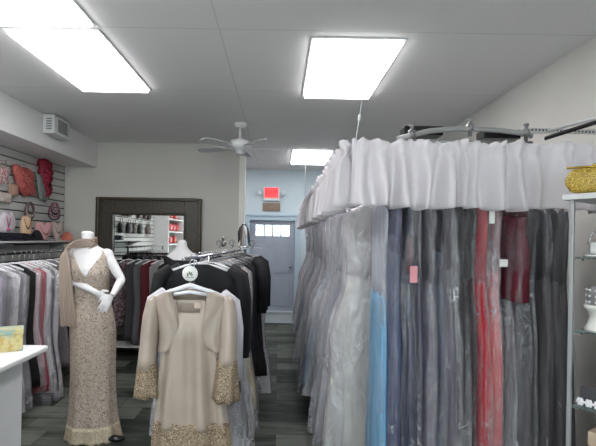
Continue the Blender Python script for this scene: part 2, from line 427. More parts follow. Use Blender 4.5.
# ------------------------------------------------------------------ mirror
mw = 1.46; mx0 = -2.545
t = thing('wall_mirror', 'large mirror in a wide dark bronze frame standing against the back wall', 'mirror', (mx0 + mw / 2, YB - .02, 0))
a = mw / 2; ht = 2.14; fw = .235
def frame_ring(m, ox, oz0, oz1, w, y0, y1):
    m.bb(-ox, -ox + w, y0, y1, oz0, oz1).bb(ox - w, ox, y0, y1, oz0, oz1).bb(-ox + w, ox - w, y0, y1, oz1 - w, oz1).bb(-ox + w, ox - w, y0, y1, oz0, oz0 + w)
FR = lace((72, 64, 50), (48, 43, 36), 28, .4)
m = MB(); frame_ring(m, a, .005, ht, fw, -.075, 0)
m.build('frame', FR, t, smooth=False, bevel=.008)
m = MB(); frame_ring(m, a, .004, ht + .001, .045, -.1, -.075)
m.build('outer_moulding', plain((78, 70, 56), .35, .3, .15, 30), t, smooth=False, bevel=.012)
m = MB(); frame_ring(m, a - fw + .03, fw - .03, ht - fw + .03, .035, -.092, -.07)
m.build('inner_moulding', plain((66, 60, 50), .35, .3, .15, 30), t, smooth=False, bevel=.01)
gm, nt, b = newmat('mirror_glass'); b.inputs['Metallic'].default_value = 1; b.inputs['Roughness'].default_value = .02; b.inputs['Base Color'].default_value = lin((235, 238, 235))
MB().bb(-a + fw - .01, a - fw + .01, -.04, -.03, fw - .01, ht - fw + .01).build('mirror_glass', gm, t, smooth=False)

# ------------------------------------------------------------------ garments
def hanger(parent, w=.2, mat=None, z=0, hook=.13, drop=.05):
    mat = mat or WHITEMETAL
    h = MB().tube([(-w, 0, z - drop), (-w * .5, 0, z - drop * .35), (0, 0, z), (w * .5, 0, z - drop * .35), (w, 0, z - drop)], [.008, .009, .01, .009, .008], 6).build('hanger', mat, parent)
    pts = [(0, 0, z)]
    r = .02
    pts.append((0, 0, z + hook - r * 2))
    for k in range(7):
        q = PI + k * PI / 5.2
        pts.append((r + r * math.cos(q) - 0, 0, z + hook - r * 1.0 - r * math.sin(q) * 1.0 - 0))
    MB().tube([(p[0] - r * min(1, i), p[1], p[2]) if i > 1 else p for i, p in enumerate(pts)], .0025, 5).build('hook', CHROME, h)
    return h
def interp(tab, t):
    for (a, va), (b_, vb) in zip(tab, tab[1:]):
        if t <= b_:
            k = (t - a) / (b_ - a) if b_ > a else 0; k = k * k * (3 - 2 * k)
            return va + (vb - va) * k
    return tab[-1][1]
def body_loft(L, wt, tt, t0, t1, nr, ns, k, amp, ph, ph2, lean=0, grow=0, wob=0):
    rings = []
    for i in range(nr):
        t = t0 + (t1 - t0) * i / (nr - 1)
        w = interp(wt, t) + grow; th = interp(tt, t) + grow
        A = amp * (.15 + .85 * min(1, t * 1.6))
        ring = []
        for j in range(ns):
            q = 2 * PI * j / ns
            e = math.cos(q); f = math.sin(q)
            fo = 1 + A * (math.sin(k * q + ph + 1.2 * t) * .6 + math.sin((k * 2 + 1) * q + ph2 - t * 2) * .4)
            x = w * math.copysign(abs(e) ** .8, e) * (1 + (fo - 1) * .35); y = th * math.copysign(abs(f) ** .7, f) * fo
            x += lean * t + wob * math.sin(t * 5 + ph)
            y += wob * math.sin(t * 4 + ph2) * .6
            if abs(f) < .999: pass
            ring.append((x, y, -L * t + (.004 * math.sin(3 * q + ph) if i == nr - 1 else 0)))
        rings.append(ring)
    return rings
def crinkle(rings, seed, a=.012):
    out = []
    for r in rings:
        q = []
        for x, y, z_ in r:
            n_ = mnoise.noise_vector(Vector((x * 7, y * 7 + seed * 9, z_ * 3.2))) * a + mnoise.noise_vector(Vector((x * 18 + seed, y * 18, z_ * 11))) * a * .5
            q.append((x + n_.x, y + n_.y, z_ + n_.z * .3))
        out.append(q)
    return out
def bagged_gown(loc, rz, L, wt_bot, th, top, bot, label, group, split=.22, cover=None, coverL=None, waist=.15, shoulder=.19, seg=44, tagc=None, k=7, amp=.22, toppos=0, fabric=None, lean=0, grow=.014):
    """gown on a hanger inside a clear bag; origin at the rail"""
    t = thing('bagged_gown', label, 'gown', loc, rz, group)
    drop = .1
    hanger(t, shoulder * .78, WHITEMETAL, -drop, .12, .05)
    ph, p2 = random.uniform(0, 6), random.uniform(0, 6)
    wt = [(0, .05), (.03, shoulder * .8), (.06, shoulder), (.2, shoulder * .92), (.3, waist), (.55, (waist + wt_bot) / 2 + .02), (1, wt_bot)]
    tt = [(0, th * .3), (.04, th * .55), (.2, th * .8), (.3, th * .75), (1, th)]
    base = Vector((0, 0, -drop - .01))
    def sh(r): return [[(x, y, z_ + base.z) for (x, y, z_) in q] for q in r]
    fm = fabric or cloth
    MB().loft(sh(body_loft(L, wt, tt, 0, split, 7, seg, k, amp * .6, ph, p2, lean))).build('bodice', fm(top), t)
    MB().loft(sh(body_loft(L, wt, tt, split - .012, 1, 14, seg, k, amp, ph, p2, lean))).build('skirt', fm(bot), t)
    if cover:
        cl = coverL or L * 1.03
        MB().loft(crinkle(sh(body_loft(cl, wt, tt, 0, 1, 34, 60, 4, amp * .7, ph + 1, p2 + 2, lean, grow, .006)), ph), cap=False).build('plastic_cover', cover, t)
    if tagc:
        x, z_, w, h, cc = tagc
        MB().box((x, 0, z_), (.004, w, h), 0).build('price_tag', plain(cc, .6, var=.03), t, smooth=False)
    return t

FILM = film((196, 194, 202), .1, .42)
FILMH = film((206, 203, 210), .2, .6)
FILML = film((190, 190, 198), .05, .28)
RZ = 1.98
# --- front row: seen edge-on from the shop
front = [
 # px, top colour, skirt colour, split, film, label
 (386.5, (190, 196, 206), (118, 180, 220), .36, FILM, 'pale blue satin gown in a clear bag, leftmost of the front row under the valance', None, 0),
 (398, (26, 40, 92), (70, 82, 116), .2, FILML, 'navy-topped gown with a blue grey skirt, left of the pink-tagged gown', None, 0),
 (410, (26, 30, 56), (64, 68, 92), .22, FILML, 'bagged navy and burgundy gown wearing a pink price tag', (.0, -.4, .04, .09, (222, 150, 160)), 1),
 (421, (120, 116, 132), (98, 96, 118), .3, FILM, 'lilac grey bagged gown just right of the pink-tagged one', None, 0),
 (432, (70, 64, 78), (104, 98, 120), .3, FILM, 'mauve grey bagged gown, second to the right of the pink-tagged one', None, 0),
 (443, (54, 52, 62), (86, 88, 108), .2, FILML, 'charcoal blue bagged gown in the middle of the front row', None, 0),
 (453, (92, 86, 96), (104, 100, 114), .25, FILM, 'dusty purple grey bagged gown left of the black one', None, 0),
 (464, (36, 34, 38), (46, 42, 48), .3, FILML, 'black bagged gown to the left of the dark brown burgundy one', None, 0),
 (474, (52, 36, 40), (62, 38, 44), .3, FILML, 'dark brown burgundy gown immediately left of the bright red gown', None, 0),
 (485, (196, 28, 50), (204, 36, 56), .3, FILML, 'bright red gown with a white price tag, in the front row', (-.0, -.06, .03, .11, (225, 225, 222)), 0),
 (497, (168, 110, 116), (200, 84, 86), .26, FILM, 'coral red chiffon gown under a clear bag, right of the bright red gown', (-.02, -.33, .045, .04, (225, 222, 222)), 0),
 (508, (150, 148, 154), (128, 124, 134), .3, FILMH, 'silver grey gown in a glossy bag beside the coral chiffon gown', None, 0),
 (523, (84, 28, 42), (104, 30, 48), .2, FILML, 'short burgundy dress in a long clear bag, ending halfway down', None, 2),
 (536, (88, 86, 90), (92, 90, 94), .3, FILM, 'mid grey bagged gown right of the short burgundy dress', None, 0),
 (547, (74, 70, 74), (84, 80, 84), .3, FILM, 'smoky grey bagged gown third from the right end of the front row', None, 0),
 (557, (58, 48, 48), (62, 56, 58), .3, FILML, 'dark taupe bagged gown second from the right end of the front row', None, 0),
 (567, (76, 76, 80), (80, 78, 82), .3, FILML, 'dark grey bagged gown at the right end of the front row', None, 0),
]
for (px, tc, bc, sp, fl, lab, tg, mode) in front:
    nd = random.uniform(2.58, 2.74); key = px in (386.5, 398, 410, 485, 497, 523, 464)
    if px in (508, 536): nd = 2.74
    if key: nd = random.uniform(2.55, 2.58) if px > 390 else 2.64
    x = (px + (0 if key else random.uniform(-2, 2)) - 279) / F * (nd + .03)
    L = random.uniform(1.64, 1.72); cl = None; wb = .24
    kw = {}
    if mode == 2: x -= .006; nd = 2.56
    if mode == 2: L = .6; cl = 1.66; wb = .2
    hw = .21
    yc = nd + hw
    g = bagged_gown((x, yc, RZ), PI / 2, L, wb, (random.uniform(.03, .046) if px > 390 else .026) * (1.35 if px in (485, 497, 398) else 1) if mode != 2 else .066, tc, bc, lab, 'bagged gowns in the front row', sp, fl, cl, waist=.17, shoulder=.2, k=random.choice((6, 7, 9)), amp=.12 if mode == 2 else random.uniform(.25, .42), tagc=None, lean=0 if mode == 2 else random.uniform(-.03, .03), grow=random.uniform(.012, .024))
    if tg:
        # tag hangs on the near edge (local -X is the near side after the quarter turn)
        _, dz, w, h, cc = tg
        MB().box((-.262, .0, dz - .16), (.003, w, h), 0, random.uniform(-.05, .05)).build('price_tag', plain(cc, .6, var=.03), g, smooth=False)
    if mode == 1:
        MB().loft(body_loft(1, [(0, .2), (1, .17)], [(0, .03), (1, .036)], 0, .2, 4, 30, 7, .2, 0, 1)).build('burgundy_panel', cloth((92, 30, 40)), g, loc=(0, 0, -.36))
# --- aisle side row, seen face-on then as a receding line
side_first = [
 ((206, 203, 198), (214, 212, 205), FILMH, 'cream gown in a cloudy clear bag, nearest of the aisle-side row'),
 ((190, 186, 192), (178, 174, 182), FILMH, 'silvery bagged gown second in the aisle-side row, behind the cream gown'),
 ((150, 150, 160), (150, 150, 162), FILM, 'grey lilac bagged gown third in the aisle-side row'),
 ((170, 160, 165), (160, 152, 160), FILMH, 'pinkish grey bagged gown fourth in the aisle-side row'),
]
ys = 3.28; i = 0
GC = [(150, 150, 162), (168, 164, 172), (130, 140, 158), (158, 148, 156), (120, 122, 132), (176, 174, 178), (108, 120, 150)]
while ys < 8.05:
    wb = random.uniform(.36, .45) if ys > 3.9 else (.35 if i == 0 else .38)
    if i < len(side_first): tc, bc, fl, lab = side_first[i]
    else: tc = bc = random.choice(GC); fl = random.choice([FILM, FILMH]); lab = 'silvery plastic-wrapped gown along the aisle, beyond the first four of its row'
    bagged_gown((.68 + random.uniform(-.02, .02), ys, RZ), random.uniform(-.07, .07), (1.76 if i < 2 else random.uniform(1.56, 1.72)), wb, .066, tc, bc, lab, 'bagged gowns in the aisle-side row', .3, fl, None, waist=.2, shoulder=.22, k=5, amp=.14, seg=52, grow=.022)
    ys += .185; i += 1
# rails
t = thing('gown_rail', 'chrome rail carrying the front row of gowns, behind the curtain valance', 'rail', (0, 2.86, RZ))
MB().tube([(.5, 0, 0), (1.96, 0, 0)], .014, 12).build('tube', CHROME, t)
MB().lathe([(.001, 0), (.04, 0), (.04, .012), (.016, .02), (.016, .035)], (1.978, 0, 0), 16, 'X').build('flange', CHROME, t)
MB().lathe([(.001, -.02), (.02, -.02), (.02, 0), (.001, 0)], (.5, 0, 0), 12, 'X').build('end_cap', CHROME, t)
t = thing('gown_rail', 'long chrome rail carrying the aisle-side row of gowns', 'rail', (.68, 0, RZ))
MB().tube([(0, 2.95, 0), (0, 8.2, 0)], .014, 12).build('tube', CHROME, t)
for yy in (3.18, 5.7, 8.15): MB().tube([(0, yy, -.014), (XR - .68 - .002, yy, -.014)], .009, 8).lathe([(.001, -.014), (.03, -.014), (.03, -.004), (.001, -.002)], (XR - .68 - .001, yy, -.014), 12, 'X').build('wall_arm', CHROME, t)

# ------------------------------------------------------------------ valances
VAL = sheer((240, 236, 240), .97)
VZ1, VZ0 = 2.125, 1.78
def valance(n_len, seedv, out=-1):
    rnd = random.Random(seedv)
    L = n_len; n = int(L / .012)
    # irregular gathers
    knots = [0]; 
    while knots[-1] < L: knots.append(knots[-1] + rnd.uniform(.06, .17))
    amps = [rnd.uniform(.5, 1.5) for _ in knots]
    def off(s_, drop):
        for a, b_, am in zip(knots, knots[1:], amps):
            if a <= s_ <= b_:
                u = (s_ - a) / (b_ - a)
                return am * math.sin(2 * PI * (u + .1 * math.sin(3 * drop + a * 9))) * (.02 + .034 * drop)
        return 0
    rows = []
    for r in range(15):
        tt = r / 14
        row = []
        for i in range(n + 1):
            s_ = L * i / n
            zz = VZ1 + .02 - (VZ1 + .02 - VZ0) * tt
            if r == 0: zz += .007 * math.sin(s_ * 90 + 3 * math.sin(s_ * 17)) + .006 * math.sin(s_ * 23)
            if r == 14: zz += .008 * math.sin(s_ * 13) + .005 * math.sin(s_ * 47)
            fine = (.012 if r < 2 else .006) * math.sin(s_ * 120 + 4 * math.sin(s_ * 9) + seedv) * max(0, 1 - tt * 2.2)
            pk = .05 if r in (2, 3) else 0
            o_ = off(s_, tt) + fine
            row.append((s_ + .012 * math.sin(s_ * 31 + tt * 4) * tt, (o_ * .5 + out * .004 if pk else o_ + out * .012), zz))
        rows.append(row)
    return rows
XV, YV = .385, 2.51
t = thing('curtain_valance', 'white gathered curtain valance across the front of the gown racks', 'valance', (XV, YV, 0))
MB().grid(valance(1.58, 3)).build('gathered_cloth', VAL, t, solid=.002)
MB().tube([(.03, .03, VZ1 - .03), (1.59, .03, VZ1 - .03)], .008, 8).build('curtain_rod', WHITEMETAL, t)
t = thing('curtain_valance', 'long white gathered curtain valance running back along the aisle', 'valance', (XV - .012, YV + .02, 0), PI / 2)
MB().grid(valance(5.6, 11, 1)).build('gathered_cloth', VAL, t, solid=.002)
MB().tube([(.03, -.04, VZ1 - .03), (5.6, -.04, VZ1 - .03)], .008, 8).build('curtain_rod', WHITEMETAL, t)
# hanging wires
a = Vector((XV + .02, YV + .02, VZ1 - .02)); b_ = W(371, 42, 3.07); b_.z = CH - .002
t = thing('suspension_wire', 'thin white suspension wire rising from the near valance corner to the ceiling light', 'wire', a)
dv = b_ - a
MB().tube([(0, 0, 0), tuple(dv)], .0028, 6).build('wire', WHITE, t)
MB().tube([tuple(dv * .22), tuple(dv * .27)], .008, 8).build('adjuster', WHITE, t)
a = Vector((XV + .02, 7.4, VZ1 - .02))
t = MB().tube([(0, 0, 0), (.0, 0, CH - a.z - .002)], .004, 6).build('suspension_wire', plain((120, 120, 124), .5), loc=a)
tag(t, 'thin dark suspension wire at the far end of the valance near the exit sign', 'wire')

# ------------------------------------------------------------------ things above the front valance
t = thing('curved_rail', 'grey curved metal tube with clamps lying above the front valance', 'rail', (0, 0, 0))
pts = [W(x, y, d) for x, y, d in ((398, 139, 2.72), (412, 135, 2.74), (430, 131, 2.76), (450, 129, 2.78), (475, 129, 2.8), (500, 130.5, 2.8), (520, 133, 2.8), (532, 136, 2.8))]
MB().tube(pts, .016, 12).build('curved_tube', plain((165, 165, 165), .35, .3, .03), t)
for (x, y, d) in ((412, 134, 2.74), (470, 128, 2.8), (526, 133, 2.8)):
    p = W(x, y, d)
    MB().lathe([(.001, -.05), (.012, -.05), (.012, -.02), (.024, -.02), (.024, .02), (.012, .024), (.01, .04), (.016, .045), (.016, .055), (.001, .058)], p, 12).box(p + Vector((0, .005, -.01)), (.05, .02, .02)).build('clamp', plain((140, 140, 142), .35, .5, .03), t)
for (x0, x1, y) in ((402, 440, 132.5), (480, 516, 136)):
    p0 = W(x0, y, 2.9); p1 = W(x1, y, 2.9)
    q = MB().box((p0 + p1) / 2, ((p1 - p0).length, .12, .055)).build('mounting_plate', BLACKMETAL, t, smooth=False, bevel=.004)
MB().tube([W(404, 141, 2.83), W(532, 143, 2.83)], .012, 8).build('lower_tube', plain((150, 150, 150), .35, .4, .03), t)
t = thing('slotted_bracket', 'white slotted metal bar sticking out from the right wall above the valance', 'bracket', (0, 0, 0))
p0 = W(530, 130, 2.85); p1 = Vector((XR - .003, 2.85, p0.z - .008))
d_ = p1 - p0
MB().box((p0 + p1) / 2, (d_.length, .014, .03)).build('bar', plain((190, 190, 190), .4, var=.03), t, smooth=False, bevel=.002)
m = MB()
for k in range(20): m.box(p0 + d_ * ((k + .5) / 20), (.012, .0165, .012))
m.build('slots', plain((90, 90, 92), .6), t, smooth=False)
t = thing('shelf_bracket', 'dark slanted metal arm under a pale bar at the upper right wall', 'bracket', (0, 0, 0))
p0 = W(545, 138.5, 2.72); p1 = W(600, 121, 2.35)
dd = p1 - p0
MB().tube([p0, p1, p1 + dd * .35], .012, 4, .6).build('arm', BLACKMETAL, t, smooth=False)
q0 = W(548, 131, 2.7); q1 = W(600, 117, 2.36)
MB().tube([q0, q1, q1 + (q1 - q0) * .35], .009, 8).build('pale_bar', plain((200, 200, 202), .35, .2, .03), t)
MB().box((XR - .006, (q1 + (q1 - q0) * .35).y, (p1.z + q1.z) / 2 + .06), (.01, .05, .3)).tube([p1 + dd * .35, (XR - .008, (p1 + dd * .35).y, (p1 + dd * .35).z)], .01, 6).tube([q1 + (q1 - q0) * .35, (XR - .008, (q1 + (q1 - q0) * .35).y, (q1 + (q1 - q0) * .35).z)], .008, 6).build('wall_plate', GREYMETAL, t, smooth=False)

# ------------------------------------------------------------------ display shelf unit, right edge
cpt = W(571, 300, 2.0); cx, cy = cpt.x, cpt.y
e1 = Vector((.57, -.82, 0)).normalized(); e2 = Vector((.82, .57, 0)).normalized()
SW, SD = .78, .3
ang = math.atan2(e1.y, e1.x)
t = thing('display_shelf_unit', 'glass shelf display unit with grey metal posts at the right edge', 'display shelf', (cx, cy, 0), ang)
# local: +X along e1, +Y along e2
POST = plain((170, 172, 174), .35, .4, .03)
for (x, y) in ((0, 0), (SW, 0), (0, SD), (SW, SD)): MB().bb(x - .008, x + .008, y - .008, y + .008, 0, 1.79).build('post', POST, t, smooth=False, bevel=.002)
MB().bb(-.03, SW + .03, -.03, SD + .03, 1.79, 1.815).build('top_board', plain((206, 206, 208), .4, var=.02), t, smooth=False, bevel=.003)
MB().bb(.012, SW - .012, SD - .006, SD + .004, .1, 1.79).build('back_panel', plain((78, 78, 81), .5, var=.02), t, smooth=False)
SZ = [1.545, 1.23, .91, .59, .23]
GL = glass((190, 205, 202), .12)
for z in SZ:
    sh = MB().bb(.012, SW - .012, .0, SD - .008, z - .008, z).build('glass_shelf', GL, t, smooth=False, bevel=.001)
    for yy in (0, SD - .03): MB().bb(.012, .04, yy, yy + .02, z - .014, z - .0085).build('shelf_clip', CHROME, sh, smooth=False)
def on_shelf(x, y, z): return Vector((cx, cy, 0)) + e1 * x + e2 * y + Vector((0, 0, z))
# clutch bag on top
cb = thing('clutch_bag', 'gold glittery clutch bag lying on top of the display unit', 'bag', on_shelf(.06, .05, 1.8155), ang + .5)
rings = []
for i in range(13):
    u = i / 12; x = -.105 + .21 * u
    e = max(.05, 1 - abs(2 * u - 1) ** 5)
    rings.append([(x, .034 * math.cos(q) * (1 if True else 1) * e, .058 + .056 * math.copysign(abs(math.sin(q)) ** .7, math.sin(q)) * (e ** .5)) for q in [2 * PI * k / 16 for k in range(16)]])
MB().loft(rings).build('body', lace((120, 92, 20), (226, 196, 92), 130, .35, .0, .3), cb)
MB().tube([(-.1, 0, .1165), (0, 0, .119), (.1, 0, .1165)], .005, 6).build('clasp_frame', plain((190, 160, 70), .25, .8, .05), cb)
MB().ball((0, 0, .125), .008).build('clasp', plain((200, 175, 90), .2, .9, .05), cb)
# crystal stand
js = thing('jewellery_stand', 'small clear and silver jewellery stand on the upper glass shelf', 'jewellery stand', on_shelf(.075, .06, 1.5455), ang)
SILV = plain((205, 205, 205), .2, .6, .05)
MB().lathe([(.001, 0), (.05, 0), (.05, .01), (.035, .016), (.001, .016)]).build('base', SILV, js)
MB().tube([(-.03, 0, .012), (-.03, 0, .08), (-.012, 0, .11), (0, 0, .085), (.012, 0, .11), (.03, 0, .08), (.03, 0, .012)], .005, 6).tube([(-.04, 0, .06), (.04, 0, .06)], .004, 6).build('wire_frame', SILV, js)
MB().box((0, 0, .04), (.045, .03, .045)).build('crystal_block', plain((210, 214, 214), .1, 0, .1, 60, .8), js, smooth=False, bevel=.004)
# trinket box on pedestal
tb = thing('trinket_box', 'crystal beaded trinket box on a white pedestal on the middle glass shelf', 'trinket box', on_shelf(.09, .07, 1.2305), ang)
MB().lathe([(.001, 0), (.06, 0), (.062, .012), (.052, .025), (.044, .055), (.05, .085), (.064, .1), (.064, .112), (.001, .112)], seg=24).build('pedestal', plain((214, 214, 210), .4, var=.04), tb)
m = MB().lathe([(.001, .112), (.05, .112), (.055, .13), (.055, .17), (.045, .19), (.001, .195)], seg=20)
m.build('box_body', plain((150, 150, 152), .25, .3, .1), tb)
m = MB()
for zz in (.125, .15, .175):
    for k in range(12):
        q = 2 * PI * k / 12; m.ball((.055 * math.cos(q), .055 * math.sin(q), zz), .0065, 6)
m.build('crystals', plain((205, 205, 208), .15, .2, .05), tb)
# earrings
ec = MB().box((0, .0, .035), (.15, .006, .075), 0, 0, -.25).box((0, .025, .006), (.15, .05, .006)).build('earring_card', plain((66, 66, 70), .7), smooth=False, bevel=.001, loc=on_shelf(.1, .045, .913), rot=(0, 0, ang))
tag(ec, 'dark grey display card standing on the lower glass shelf behind white flower brooches', 'display card')
for k, (xx, lab) in enumerate(((.035, 'white flower brooch nearest the grey post on the lower glass shelf'), (.068, 'white flower brooch in the middle of the lower glass shelf trio'), (.1, 'white flower brooch nearest the right edge on the lower glass shelf'))):
    m = MB().ball((0, 0, .014), .009, 8)
    for j in range(6):
        q = j * PI / 3; m.ball((.011 * math.cos(q), -.002, .014 + .011 * math.sin(q)), .008, 6, (1, .6, 1))
    o = m.build('flower_brooch', plain((228, 226, 230), .5, var=.03), loc=on_shelf(xx, .02, .913), rot=(0, 0, ang))
    tag(o, lab, 'brooch', 'white flower brooches')
bx = thing('gift_box', 'beige lidded box on the lowest visible glass shelf, bottom right corner', 'box', on_shelf(.13, .12, .5905), ang)
MB().bb(-.07, .07, -.07, .07, 0, .15).build('body', plain((178, 158, 136), .7), bx, smooth=False, bevel=.003)
MB().bb(-.075, .075, -.075, .075, .15, .21).build('lid', plain((186, 166, 144), .7), bx, smooth=False, bevel=.003)

# ------------------------------------------------------------------ counter, left foreground
t = thing('sales_counter', 'white sales counter with an overhanging top at the lower left', 'counter', (-1.35, 2.73, 0))
MB().bb(-1.3, 0, -2.6, 0, .915, .95).build('countertop', plain((232, 232, 234), .3, var=.015), t, smooth=False, bevel=.01)
MB().bb(-1.25, -.135, -2.5, -.03, .0, .914).build('body', plain((226, 226, 230), .45, var=.015), t, smooth=False, bevel=.004)
MB().bb(-.1349, -.13, -2.5, -.03, .0, .09).build('kickboard', plain((200, 200, 204), .5), t, smooth=False)
bt = thing('patterned_box', 'yellow and teal patterned cardboard box on the white counter', 'box', (-1.6, 2.555, .9505), .5)
pm, nt, b = newmat('map_print'); v = coords(nt); n = noise(nt, v, 11, 3); n2 = noise(nt, v, 26, 3)
c1 = mixcol(nt, ramp(nt, n, .44, .54), lin((140, 166, 158)), lin((190, 180, 128)))
cm = nt.nodes.new('ShaderNodeMix'); cm.data_type = 'RGBA'; nt.links.new(ramp(nt, n2, .52, .6), cm.inputs[0]); nt.links.new(c1, cm.inputs[6]); cm.inputs[7].default_value = lin((180, 154, 92))
nt.links.new(cm.outputs[2], b.inputs['Base Color']); b.inputs['Roughness'].default_value = .5
MB().bb(-.17, .17, -.06, .06, 0, .095).build('body', pm, bt, smooth=False, bevel=.003)
MB().bb(-.173, .173, -.063, .063, .096, .122).build('lid', pm, bt, smooth=False, bevel=.003)

# ------------------------------------------------------------------ mannequin in lace gown
MD = 3.68
mo = W(92, 440, MD); mo.z = 0
PXM = MD / F
man = thing('mannequin', 'headless white mannequin in a beige lace gown with a sheer scarf', 'mannequin', mo)
def mp(px, py, dy=0):
    p = W(px, py, MD + dy) - mo; return Vector((p.x, dy, p.z))
SK = plain((206, 204, 206), .4, var=.01)
torso = [ # py, centre px, half width px, half depth px, y shift m
 (233, 87.5, 6, 5.5, .0), (238, 88, 6, 5.5, .0), (243, 89, 6.5, 6, .0), (247, 89.5, 10, 7, .0), (250, 90, 16, 8, .0), (254, 90.5, 19.5, 9, 0), (260, 91, 18.5, 11, -.005), (268, 91.5, 17.5, 13.5, -.012), (274, 92, 17.5, 14, -.014), (282, 92, 16, 12, -.006), (292, 92, 15, 10.5, 0), (304, 92, 17, 12, .004), (318, 92.5, 19.5, 14, .008), (335, 93, 20, 14, .008), (352, 93, 18, 12, .004)]
def tring(py, cpx, hw, hd, ys, g=0, n=40):
    cpt_ = mp(cpx, py); out = []
    for j in range(n):
        q = 2 * PI * j / n
        out.append((cpt_.x + (hw * PXM + g) * math.cos(q), ys + (hd * PXM + g) * math.sin(q), cpt_.z))
    return out
b = MB(); b.loft([tring(*r) for r in torso])
# neck cap
pt = mp(87.5, 232.5); b.ball((pt.x, 0, pt.z), .046, 14, (1, .95, .25))
def hand(b, wrist, aim, side, palmn, curl=.35):
    """palm + four curled fingers + thumb; aim = direction wrist->fingers, side = thumb side, palmn = palm normal"""
    wrist = Vector(wrist); aim = Vector(aim).normalized(); side = Vector(side); side = (side - aim * side.dot(aim)).normalized(); pn = aim.cross(side)
    if pn.dot(Vector(palmn)) < 0: pn = -pn
    rings = []
    for k, (d, w, th) in enumerate(((-.01, .022, .018), (.015, .027, .016), (.045, .036, .014), (.07, .037, .012), (.082, .03, .009))):
        cc = wrist + aim * d
        rings.append([cc + side * w * math.cos(q) + pn * th * math.sin(q) for q in [2 * PI * j / 14 for j in range(14)]])
    b.loft(rings)
    for k, ln in enumerate((.066, .075, .07, .054)):
        base = wrist + aim * .07 + side * (.028 - .0187 * k)
        p = [base]; dirn = aim.copy() + side * (.09 - .06 * k)
        for sgm in (.42, .33, .25):
            dirn = (dirn + pn * curl).normalized(); p.append(p[-1] + dirn * ln * sgm)
        b.tube([base - aim * .015] + p, [.0095, .009, .0085, .0078, .006], 8)
    base = wrist + aim * .022 + side * .022
    d1 = (aim * .6 + side * .8 + pn * .25).normalized(); d2 = (aim * .9 + side * .3 + pn * .4).normalized()
    b.tube([base - side * .012, base + d1 * .03, base + d1 * .03 + d2 * .026, base + d1 * .03 + d2 * .047], [.012, .0115, .01, .0065], 8)
def arm(b, sh_, el, wr):
    sh_, el, wr = Vector(sh_), Vector(el), Vector(wr)
    P = [sh_, sh_.lerp(el, .35), sh_.lerp(el, .8), el, el.lerp(wr, .2), el.lerp(wr, .6), wr]
    b.tube(P, [.046, .041, .035, .033, .034, .028, .021], 16)
# arm on the picture's left
s1, e_1, w1 = mp(74, 254, 0), mp(73, 281, -.02), mp(97, 293, -.2)
arm(b, s1, e_1, w1); hand(b, w1, (mp(108, 301, -.23) - w1), (0.2, -.3, 1), (0, 1, -.2), .3)
s2, e_2, w2 = mp(107, 255, 0), mp(121.5, 280, -.03), mp(112, 296, -.19)
arm(b, s2, e_2, w2); hand(b, w2 + Vector((0, -.035, 0)), (mp(104, 309, -.22) - w2), (-1, -.2, .2), (0, 1, 0), .22)
b.ball(s1, .052, 14); b.ball(s2, .052, 14)
b.build('body', SK, man, remesh=.0055)
# gown
LACE = lace((182, 167, 154), (122, 109, 100), 36, .6, .04, .3, .2)
LACE2 = lace((186, 172, 154), (148, 134, 116), 60, .6, .02, .28)
n = 72
def trow(py):
    for a_, c_ in zip(torso, torso[1:]):
        if a_[0] <= py <= c_[0]:
            k = (py - a_[0]) / (c_[0] - a_[0]); return [a_[i] + (c_[i] - a_[i]) * k for i in range(5)]
    return list(torso[-1])
def ztop(q):
    """neckline height in photo rows; q angle, front = -90 deg"""
    f = abs(((q + PI / 2 + PI) % (2 * PI)) - PI)     # 0 front .. pi back
    dgr = math.degrees(f)
    if dgr < 52: return 277 - (277 - 250) * (dgr / 52) ** .9
    if dgr < 68: return 250
    if dgr < 85: return 250 + (265 - 250) * ((dgr - 68) / 17)
    if dgr < 105: return 265
    if dgr < 120: return 265 - 13 * ((dgr - 105) / 15)
    return 252 + 6 * ((dgr - 120) / 60)
rows = []
for r in range(26):
    ring = []
    for j in range(n):
        q = 2 * PI * j / n; top = ztop(q)
        py = top + (296 - top) * r / 25
        _, cpx, hw, hd, ys_ = trow(py)
        cpt_ = mp(cpx, py); g = .011
        ring.append((cpt_.x + (hw * PXM + g) * math.cos(q), ys_ + (hd * PXM + g) * math.sin(q), cpt_.z))
    rows.append(ring)
MB().loft(rows, cap=False).build('bodice', LACE, man, solid=.003)
sk = [(294, 92, 15.2, 10.8), (305, 92, 17.3, 12.4), (318, 92.3, 19.9, 14.6), (332, 92.8, 21, 15), (350, 92.8, 20.6, 14.6), (370, 92.6, 20.2, 14.4), (390, 92.6, 20.4, 15), (410, 92.7, 21.5, 17), (425, 92.8, 23.3, 19), (437, 93, 25.5, 21)]
rows = []
for i_ in range(37):
    u = i_ / 36 * 9; k = min(8, int(u)); fr = u - k
    py, cpx, hw, hd = [sk[k][q] + (sk[k + 1][q] - sk[k][q]) * fr for q in range(4)]
    cpt_ = mp(cpx, py); ring = []; A = .05 * max(0, (i_ - 8) / 28)
    for j in range(n):
        q = 2 * PI * j / n; fo = 1 + A * math.sin(9 * q + .7) + A * .5 * math.sin(5 * q)
        zz = cpt_.z
        if i_ == 36: zz += .012 * abs(math.sin(q * 12))
        ring.append((cpt_.x + (hw * PXM + .011) * math.cos(q) * fo, .006 + (hd * PXM + .011) * math.sin(q) * fo, zz))
    rows.append(ring)
MB().loft(rows[:33], cap=False).build('skirt', LACE, man, solid=.003)
MB().loft([[(x * 1.006, y * 1.006, z_) for x, y, z_ in r] for r in rows[31:]], cap=False).build('lace_hem', lace((192, 178, 156), (140, 126, 108), 75, .6, .03, .3), man, solid=.004)
MB().lathe([(.001, .0), (.17, .0), (.17, .008), (.12, .016), (.03, .02), (.02, .03), (.02, .62), (.001, .62)], (.0, 0, 0), 28).build('base', BLACKMETAL, man)
m = MB()
p = mp(116, 437, -.09); rg = []
